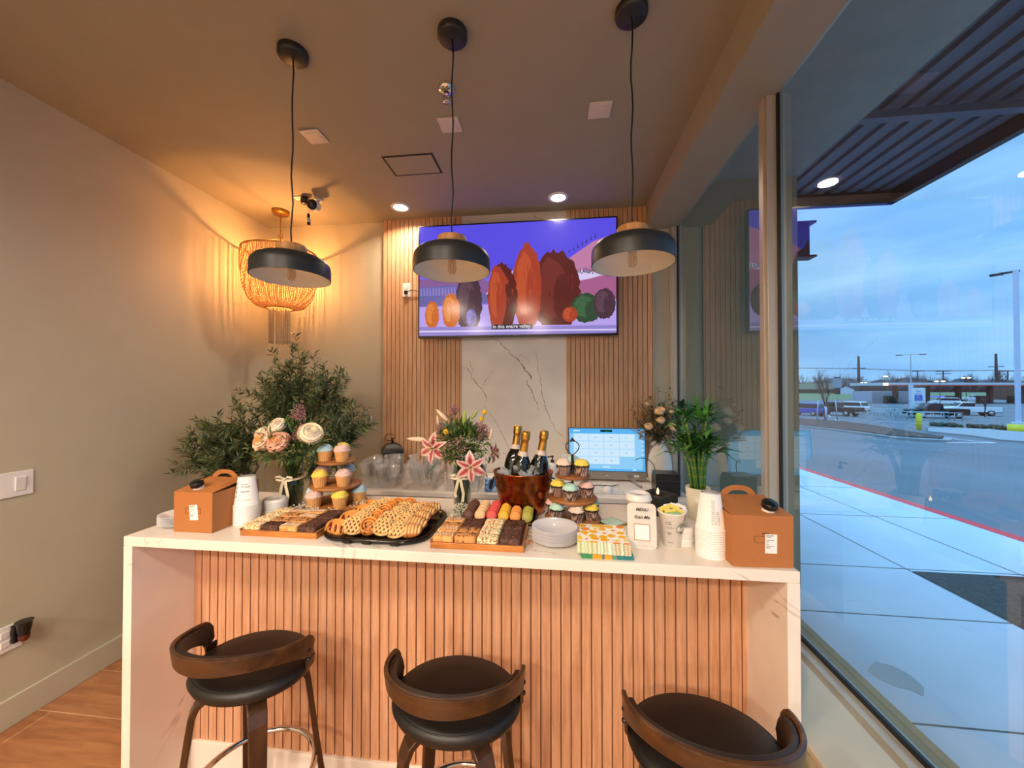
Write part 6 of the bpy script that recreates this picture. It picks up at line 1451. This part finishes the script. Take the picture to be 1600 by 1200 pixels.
# vehicles ------------------------------------------------------------
M_tyre = plain('tyre', '#15161a', .8); M_hub = plain('wheel_hub', '#a9adb3', .35, .6); M_glassd = plain('car_glass', '#20272e', .1); M_tail = plain('tail_lamp', '#b3201f', .3); M_plate2 = plain('number_plate', '#d8dade', .5)
def vehicle(kind, paint, loc, rz, label, L_=5.2):
    """+x is the nose; body profile extruded across y with a narrower cabin"""
    t = thing('pickup_truck' if kind == 'pickup' else ('suv' if kind == 'suv' else 'car'), label, 'car', loc, rz); W_ = 1.9 if kind != 'car' else 1.75
    h = {'pickup': 1.9, 'suv': 1.75, 'car': 1.45}[kind]; g_ = .38 if kind == 'pickup' else .25; belt = {'pickup': 1.22, 'suv': 1.05, 'car': .92}[kind]
    hl = L_ / 2
    if kind == 'pickup': prof = [(-hl, g_ + .15), (-hl, belt), (-.35, belt), (1.35, belt), (hl - .15, belt - .12), (hl, belt - .4), (hl, g_ + .1)]
    else: prof = [(-hl, g_ + .15), (-hl - .02, belt - .1), (-hl + .1, belt), (1.0, belt), (hl - .25, belt - .18), (hl, belt - .42), (hl, g_ + .05)]
    mb = MB(); mb.prism(prof, -W_/2, W_/2, 0, 'y'); mb.build('body', paint, t, bevel=.06, seg=2)
    if kind == 'pickup': cab = [(-.40, belt - .02), (-.28, h - .05), (-.1, h), (.75, h), (.95, h - .06), (1.55, belt - .02)]
    elif kind == 'suv': cab = [(-hl + .06, belt - .02), (-hl + .30, h - .06), (-hl + .5, h), (.3, h), (.5, h - .06), (1.15, belt - .02)]
    else: cab = [(-hl + .35, belt - .02), (-hl + .85, h - .05), (-hl + 1.1, h), (.1, h), (.3, h - .05), (1.0, belt - .02)]
    MB().prism(cab, -W_/2 + .12, W_/2 - .12, 0, 'y').build('cabin', paint, t, bevel=.06, seg=2)
    x0, x1 = cab[0][0], cab[-1][0]; zt = h - .12; cx_ = (x0 + x1) / 2
    wn_ = [(cab[1][0] + .02, zt), (cab[-2][0] - .02, zt), (cab[-1][0] - .18, belt + .05), (cab[0][0] + .12, belt + .05)]
    for sg in (-1, 1): MB().prism(wn_, sg * (W_/2 - .115) - .01, sg * (W_/2 - .115) + .01, 0, 'y').build('side_window', M_glassd, t)
    def slopewin(a, b_, nm):
        d = Vector((b_[0] - a[0], 0, b_[1] - a[1])); n_ = Vector((d.z, 0, -d.x)).normalized() * (.02 if a[0] > b_[0] else -.02); p0 = Vector((a[0], 0, a[1])) + d * .12; p1_ = Vector((a[0], 0, a[1])) + d * .92
        q = MB(); w_ = W_/2 - .22; vs = []
        for o_ in (n_ * .2, n_): 
            for p in (p0, p1_):
                for sg in (-1, 1): vs.append(tuple(p + o_ + Vector((0, sg * w_, 0))))
        q.add(vs, [(0, 1, 3, 2), (4, 6, 7, 5), (0, 4, 5, 1), (2, 3, 7, 6), (0, 2, 6, 4), (1, 5, 7, 3)]); q.build(nm, M_glassd, t)
    slopewin(cab[0], cab[1], 'rear_window'); slopewin(cab[-1], cab[-2], 'windscreen')
    if kind == 'pickup': MB().bb(-hl + .12, -.45, -W_/2 + .1, W_/2 - .1, belt - .0, belt + .012).build('bed_cover', M_blackpl, t)
    wr = .40 if kind == 'pickup' else .34
    for wx in (-hl * .62, hl * .64):
        for sg in (-1, 1):
            q = MB(); q.M = mt((wx, sg * (W_/2 - .10), wr), (R(90), 0, 0)); q.lathe([(.0001, -.13), (wr - .05, -.13), (wr, -.09), (wr, .09), (wr - .05, .13), (.0001, .13)], 28, caps=False); w_ = q.build('wheel', M_tyre, t)
            q = MB(); q.M = mt((wx, sg * (W_/2 + .035), wr), (R(90), 0, 0)); q.lathe([(.0001, -.012), (wr * .58, -.012), (wr * .58, .012), (.0001, .012)], 20, caps=False); q.build('wheel_rim', M_hub, w_)
    for sg in (-1, 1): MB().bb(-hl - .03, -hl + .06, sg * (W_/2 - .16) - .10, sg * (W_/2 - .16) + .10, belt - .42, belt - .10).build('tail_light', M_tail, t)
    for sg in (-1, 1): MB().bb(hl - .1, hl + .02, sg * (W_/2 - .3) - .18, sg * (W_/2 - .3) + .18, belt - .42, belt - .26).build('headlight', M_hub, t)
    MB().bb(-hl - .10, -hl + .05, -W_/2 + .05, W_/2 - .05, g_ + .05, g_ + .26).build('rear_bumper', M_blackpl if kind != 'pickup' else M_hub, t); MB().bb(-hl - .115, -hl - .10, -.16, .16, g_ + .10, g_ + .22).build('number_plate', M_plate2, t)
    return t
pb = plain('paint_blue', '#1c4fb0', .3, .2); pd = plain('paint_charcoal', '#3a3638', .35, .2); pw = plain('paint_white', '#dfe3e8', .3); pk = plain('paint_black', '#14161c', .25, .2)
def at(x, y): return (x, y, gz(x, y))
vehicle('suv', pb, at(35.3, 57.0), R(118), 'blue suv parked at the left of the lot, behind the bare tree', 4.5)
vehicle('pickup', pd, at(39.6, 57.5), R(112), 'charcoal pickup truck parked right beside the blue suv', 5.6)
vehicle('suv', pw, at(46.3, 64.5), R(112), 'white suv seen from behind, beside the charcoal pickup', 4.4)
vehicle('pickup', pk, at(48.8, 54.0), R(172), 'black pickup truck parked behind the yellow bollard', 5.8)
vehicle('pickup', pw, at(58.0, 59.5), R(160), 'white pickup truck parked behind the black pickup', 5.6)
vehicle('suv', pw, at(87.5, 94.8), R(150), 'white suv driving in front of the petrol station', 4.8)
vehicle('pickup', pw, at(121.5, 123.5), R(-20), 'white pickup truck at the right end of the petrol station', 6.0)

# posts, signs, poles
M_post = plain('post_white', '#c9cde2', .4); M_yel = plain('safety_yellow', '#e6cf22', .45, var=.05); M_pole = plain('pole_brown', '#4a4148', .8); M_galv = plain('galvanised', '#b9bec6', .4, .5)
t = thing('light_post', 'tall white square light post on a yellow concrete base', 'light post', at(36.4, 33.8), R(-47))
MB().lathe([(.0001, -.3), (.55, -.3), (.55, .55), (.0001, .55)], 28, caps=False).build('concrete_base', M_yel, t); MB().bb(-.36, .36, -.36, .36, .55, .72).build('base_plate', M_post, t); MB().bb(-.15, .15, -.15, .15, .7, 12.8).build('post', M_post, t)
MB().bb(-.9, .2, -.07, .07, 12.62, 12.76).build('lamp_arm', M_black, t); MB().bb(-1.3, -.6, -.2, .2, 12.58, 12.72).build('lamp_head', M_black, t)
t = thing('bollard', 'yellow bollard in front of the accessible parking sign', 'bollard', at(26.32, 30.28)); MB().lathe([(.0001, -.1), (.15, -.1), (.15, 1.15), (.08, 1.22), (.0001, 1.24)], 24, caps=False).build('bollard_post', M_yel, t)
t = thing('accessible_parking_sign', 'white accessible parking sign with blue wheelchair symbol on a post', 'sign', at(48.5, 55.8), R(-40))
MB().bb(-.05, .05, 0, .06, 0, 2.6).build('post', M_galv, t); MB().bb(-.62, .62, -.04, 0, 1.35, 3.9).build('sign_plate', plain('sign_white', '#dfe6ec', .5), t); MB().bb(-.36, .36, -.06, -.04, 2.15, 2.95).build('blue_square', plain('sign_blue', '#2763c9', .5), t)
q = MB(); q.ball((-.06, -.07, 2.83), .055, (1, .3, 1), 10, 6); q.tube([(-.06, -.07, 2.76), (-.05, -.07, 2.52), (.12, -.07, 2.50), (.18, -.07, 2.32)], .03, 6, flat=.5); q.tube([(-.02 + .17 * cos(a), -.07, 2.42 + .17 * sin(a)) for a in [R(100 + i * 20) for i in range(13)]], .022, 6, flat=.5); q.tube([(-.05, -.07, 2.66), (.1, -.07, 2.64)], .022, 6, flat=.5)
q.build('wheelchair_symbol', MATS['sign_white'], t); MB().bb(-.3, .3, -.06, -.04, 3.1, 3.16).bb(-.2, .2, -.06, -.04, 3.4, 3.46).bb(-.25, .25, -.06, -.04, 1.7, 1.78).build('sign_text', MATS['sign_blue'], t)
def cart_corral(x, y, rz, n, label):
    t = thing('cart_corral', label, 'cart rails', at(x, y), rz)
    q = MB()
    for a in (-1, 1):
        q.tube([(-n, a * .9, .0), (-n, a * .9, .95), (n, a * .9, .95), (n, a * .9, 0)], .04, 6)
        q.tube([(-n, a * .9, .5), (n, a * .9, .5)], .03, 6)
        for i in range(int(n * 2)): q.tube([(-n + i + .5, a * .9, 0), (-n + i + .5, a * .9, .95)], .03, 6)
    q.build('rails', M_galv, t); return t
cart_corral(44.6, 50.2, R(-8), 2.6, 'metal cart rails behind the accessible sign')
cart_corral(46.5, 58.5, R(10), 2.6, 'metal cart rails between the white suv and the sign')
t = thing('tall_light_pole', 'tall slender twin-head light pole above the petrol station', 'light pole', at(67.9, 79.6), R(-35))
MB().lathe([(.16, 0), (.07, 10.3)], 12).build('pole', M_galv, t); MB().bb(-1.7, 1.7, -.06, .06, 10.25, 10.35).build('cross_arm', M_galv, t); MB().bb(-2.0, -1.1, -.2, .2, 10.2, 10.34).bb(1.1, 2.0, -.2, .2, 10.2, 10.34).build('lamp_heads', M_black, t); MB().bb(-.3, .3, -.3, .3, 0, 4.6).build('white_sleeve', M_post, t)
def street_lamp(x, y, h, label, two=False):
    t = thing('street_lamp', label, 'street lamp', at(x, y), R(-40), 'lamps around the petrol station'); MB().lathe([(h * .013, 0), (h * .008, h)], 8).build('pole', M_black, t)
    q = MB()
    for sg in ((-1, 1) if two else (1,)): q.ball((sg * h * .09, 0, h), h * .05, (1.5, 1, .6), 10, 6)
    q.build('lamp_glow', glow('lamp_glow', '#ffe9c8', 3.0), t)
    MB().tube([(-h * .09 if two else 0, 0, h), (h * .09, 0, h)], h * .006, 6).build('arm', M_black, t)
for a in [(91.98, 116.31, 7.2, 'street lamp with one head left of the petrol station', False), (121.6, 162.2, 6.1, 'street lamp with two heads left of the petrol station', True), (161.9, 166.8, 8.0, 'street lamp with two heads behind the petrol station roof', True), (86, 94, 5.4, 'street lamp with two heads at the petrol station left pumps', True), (112, 190, 8.5, 'street lamp farthest left near the flat building', False)]: street_lamp(*a)
# petrol station
gs = thing('petrol_station', 'petrol station with long white and red roof on pillars', 'petrol station', (86, 103, -2.2), atan2(46.08 - 44.36 + 0, 50.22 - 35.35))
MB().bb(-5, 38, -1, 9, 4.55, 5.25).build('roof', plain('roof_white', '#c6cad0', .6), gs); MB().bb(-5.05, 38, -1.06, -.98, 4.42, 4.70).build('red_band', plain('band_red', '#c2503c', .6), gs); MB().bb(-5.3, -4.6, -1.1, -.4, 4.5, 5.2).build('lit_sign', glow('lit_sign', '#fff4dc', 1.6), gs)
for i in range(5): MB().bb(-.4 + i * 8, .4 + i * 8, 1.4, 2.2, 0, 4.6).build('pillar', plain('pillar_dark', '#3a3436', .7), gs)
for i in range(5): MB().bb(-1.0 + i * 8, 1.0 + i * 8, 3.0, 3.9, 0, 1.9).build('fuel_pump', plain('pump_dark', '#4b4642', .6), gs)
MB().bb(4, 30, 16, 16.4, 1.2, 1.6).build('blue_light_strip', glow('blue_strip', '#5a6cff', 1.6), gs); MB().bb(4, 16, 12, 18, 0, 3.0).build('kiosk', plain('kiosk_pale', '#a3abba', .7), gs);
t = thing('shop_building', 'brown shop with red sign at the right edge beyond the light post', 'building', (152, 139, -2.2), R(7)); MB().bb(-2, 22, 0, 8, 0, 5.2).build('walls', plain('shop_brown', '#5c4a42', .8), t); MB().bb(-2, 22, -.2, 0, 4.0, 4.8).build('red_sign', MATS['band_red'], t); MB().bb(2, 4, -.1, .05, 0, 3).bb(6, 8, -.1, .05, 0, 3).build('lit_doors', glow('lit_doors', '#ffe2a0', 1.2), t)
t = thing('low_building', 'pale flat building far left beyond the lot', 'building', (180, 298, -2.2), R(-33)); MB().bb(-14, 22, 0, 12, 0, 7.5).build('walls', plain('beige_wall', '#a8a490', .8), t); MB().bb(-14, 22, -.3, 0, .6, 3.2).build('shopfront', M_glassd, t); q = MB(); q.prism([(22, 3), (26, 5), (30, 3)], 0, 10, 0, 'y'); q.bb(22, 30, 0, 10, 0, 3); q.build('gabled_wing', M_post, t)
t = thing('pylon_sign', 'tall square pylon sign left of the petrol station', 'sign', (185, 268, -2.2), R(-35)); MB().bb(-1.5, 1.5, -.5, .5, 0, 11.4).build('sign_post', M_black, t); MB().bb(-2.3, 2.3, -.8, -.5, 4.2, 10.6).build('sign_face', plain('pylon_face', '#8e9cb3', .5), t)
def util(x, y, h, label, arms=1, thick=.9):
    t = thing('utility_pole', label, 'utility pole', (x, y, -2.2), R(-35), 'utility poles on the horizon'); MB().lathe([(thick, 0), (thick * .6, h)], 10).build('pole', M_pole, t)
    for k in range(arms): MB().bb(-6, 6, -.4, .4, (h * .66 if arms == 1 and h > 30 else h * (.97 - .12 * k)) - .4, (h * .66 if arms == 1 and h > 30 else h * (.97 - .12 * k)) + .4).build('cross_arm', M_pole, t)
util(357.5, 483.9, 42, 'tall dark utility pole behind the left lot', 1, 1.7); util(519.4, 502.7, 45, 'tall dark utility pole beyond the station, left of the white post', 1, 1.7); util(426.8, 491.9, 25, 'short utility pole nearest the tall slender light pole'); util(456.9, 495.4, 25, 'short utility pole with two cross arms', 2); util(532.9, 504.2, 25, 'short utility pole just left of the white light post')
w = MB().tube([(150, 470, 28), (357, 484, 25), (427, 492, 22.5), (457, 495, 22.5), (519, 502.7, 23), (533, 504, 22.5), (700, 525, 23)], .35, 5).build('power_line', M_pole); tag(w, 'thin overhead power line across the sky', 'power line')
# bare trees
def bare_tree(x, y, h, spread, seed, label, group, depth=5, leaf=None, stake=False, z=None, th=.018):
    t = thing('bare_tree', label, 'tree', (x, y, gz(x, y) if z is None else z), 0, group); rn = random.Random(seed); mb = MB()
    def br(p, d, L_, r_, k):
        q = p + d * L_; mb.tube([tuple(p), tuple(p.lerp(q, .5) + Vector((rn.uniform(-1, 1), rn.uniform(-1, 1), 0)) * L_ * .06), tuple(q)], [r_, r_ * .85, r_ * .65], 5)
        if k <= 0: return
        for i in range(3 if k > 1 else 2):
            nd = (d + Vector((rn.uniform(-1, 1) * spread, rn.uniform(-1, 1) * spread, rn.uniform(-.1, .5)))).normalized(); br(p.lerp(q, rn.uniform(.55, 1)), nd, L_ * rn.uniform(.6, .8), r_ * .6, k - 1)
    br(Vector((0, 0, 0)), Vector((0, 0, 1)), h * .36, h * th, depth); mb.build('branches', plain('bare_bark', '#4a3d42', .9), t)
    if leaf:
        lf = MB()
        for i in range(leaf): a = rn.uniform(0, 6.3); zz = rn.uniform(.3, 1.0); rr_ = h * .22 * sqrt(rn.random()) * (1.2 - zz); lf.leaf((rr_ * cos(a), rr_ * sin(a), h * zz * .95), (rn.uniform(-1, 1), rn.uniform(-1, 1), rn.uniform(-.6, .6)), (0, 0, 1), .09, .05)
        lf.build('dead_leaves', plain('dead_leaf', '#5a3f3a', .8), t)['kind'] = 'stuff'
    if stake:
        for sg in (-1, 1): MB().tube([(sg * .9, -.2, 0), (sg * .75, -.2, 2.1)], .04, 6).build('support_stake', M_galv, t)
        MB().tube([(0, 0, .1), (0, 0, 1.5)], .10, 8).build('trunk_guard', M_post, t)
    return t
bare_tree(25.57, 38.55, 5.3, .42, 3, 'staked young tree with few leaves on the kerb island', 'young trees in the lot', 5, 420, True)
bare_tree(56.5, 56.0, 3.6, .6, 5, 'small bare tree beside the white pickup truck', 'young trees in the lot', 4)
rn = random.Random(31)
lab = ['bare tree on the horizon %s' % s for s in ('far left above the flat building', 'above the pylon sign', 'left of the first tall utility pole', 'right of the first tall utility pole', 'above the petrol station left end', 'behind the slender light pole', 'between the short utility poles', 'left of the second tall utility pole', 'beside the white light post', 'at the far right edge')]
for i in range(10):
    f = i / 9; bx = 205 + f * 270; by = 395 + f * 10
    bare_tree(bx + rn.uniform(-6, 6), by + rn.uniform(-10, 10), rn.uniform(17, 26), .55, 40 + i, lab[i], 'bare trees on the horizon', 5, z=-2.2, th=.022)
# distant woodland belt: dense brush
mb = MB()
for i in range(360):
    f = rn.random(); bx = 170 + f * 380; by = 440 + rn.uniform(-12, 25); h_ = rn.uniform(12, 22) * (1 + .35 * sin(f * 23) * sin(f * 57)); k = rn.randrange(2)
    for q_ in range(46):   # a leafless crown: fine twigs fanning out of a low centre
        a = rn.uniform(-1.25, 1.25); L_ = h_ * rn.uniform(.55, 1.0) * (1 - .25 * abs(a)); w_ = rn.uniform(.15, .45); bx2 = bx + rn.uniform(-1.5, 1.5)
        mb.add([(bx2 - w_, by, -2.2 + h_ * .1), (bx2 + w_, by + .4, -2.2 + h_ * .1), (bx2, by + w_ * 2, -2.2 + h_ * .1), (bx2 + L_ * sin(a) * .8, by, -2.2 + L_ * cos(a) * 1.05 + h_ * .05)], [(0, 1, 3), (1, 2, 3), (2, 0, 3)], k)
    mb.ball((bx, by + 6, -2.2 + h_ * .25), h_ * .42, (1.3, .8, .8), 7, 5, k)
tag(mb.build('woodland', [plain('brush_a', '#57535c', 1, var=.3, vscale=.4), plain('brush_b', '#625a5c', 1, var=.3, vscale=.4)]), 'dark belt of leafless woodland along the horizon', 'woodland', kind='stuff')
for i, (x_, y_, l) in enumerate([(35.4, 38.2, 'left low shrub by the kerb strip'), (37.0, 36.6, 'middle low shrub by the kerb strip'), (37.6, 34.9, 'low shrub in front of the yellow post base')]):
    q = MB(); rq = random.Random(i)
    for k in range(60): a = rq.uniform(0, 6.3); r_ = 1.05 * sqrt(rq.random()); q.ball((r_ * cos(a), r_ * .6 * sin(a), .10 + rq.random() * .16), .14, n=6, h=4, fn=lambda p: 1 + rq.uniform(-.2, .2))
    t = thing('shrub', l + ' outside', 'shrub', at(x_, y_), R(-30), 'low shrubs beside the kerb strip'); q.build('leaves', plain('shrub_green', '#3e4a38', .9, var=.3, vscale=3), t)
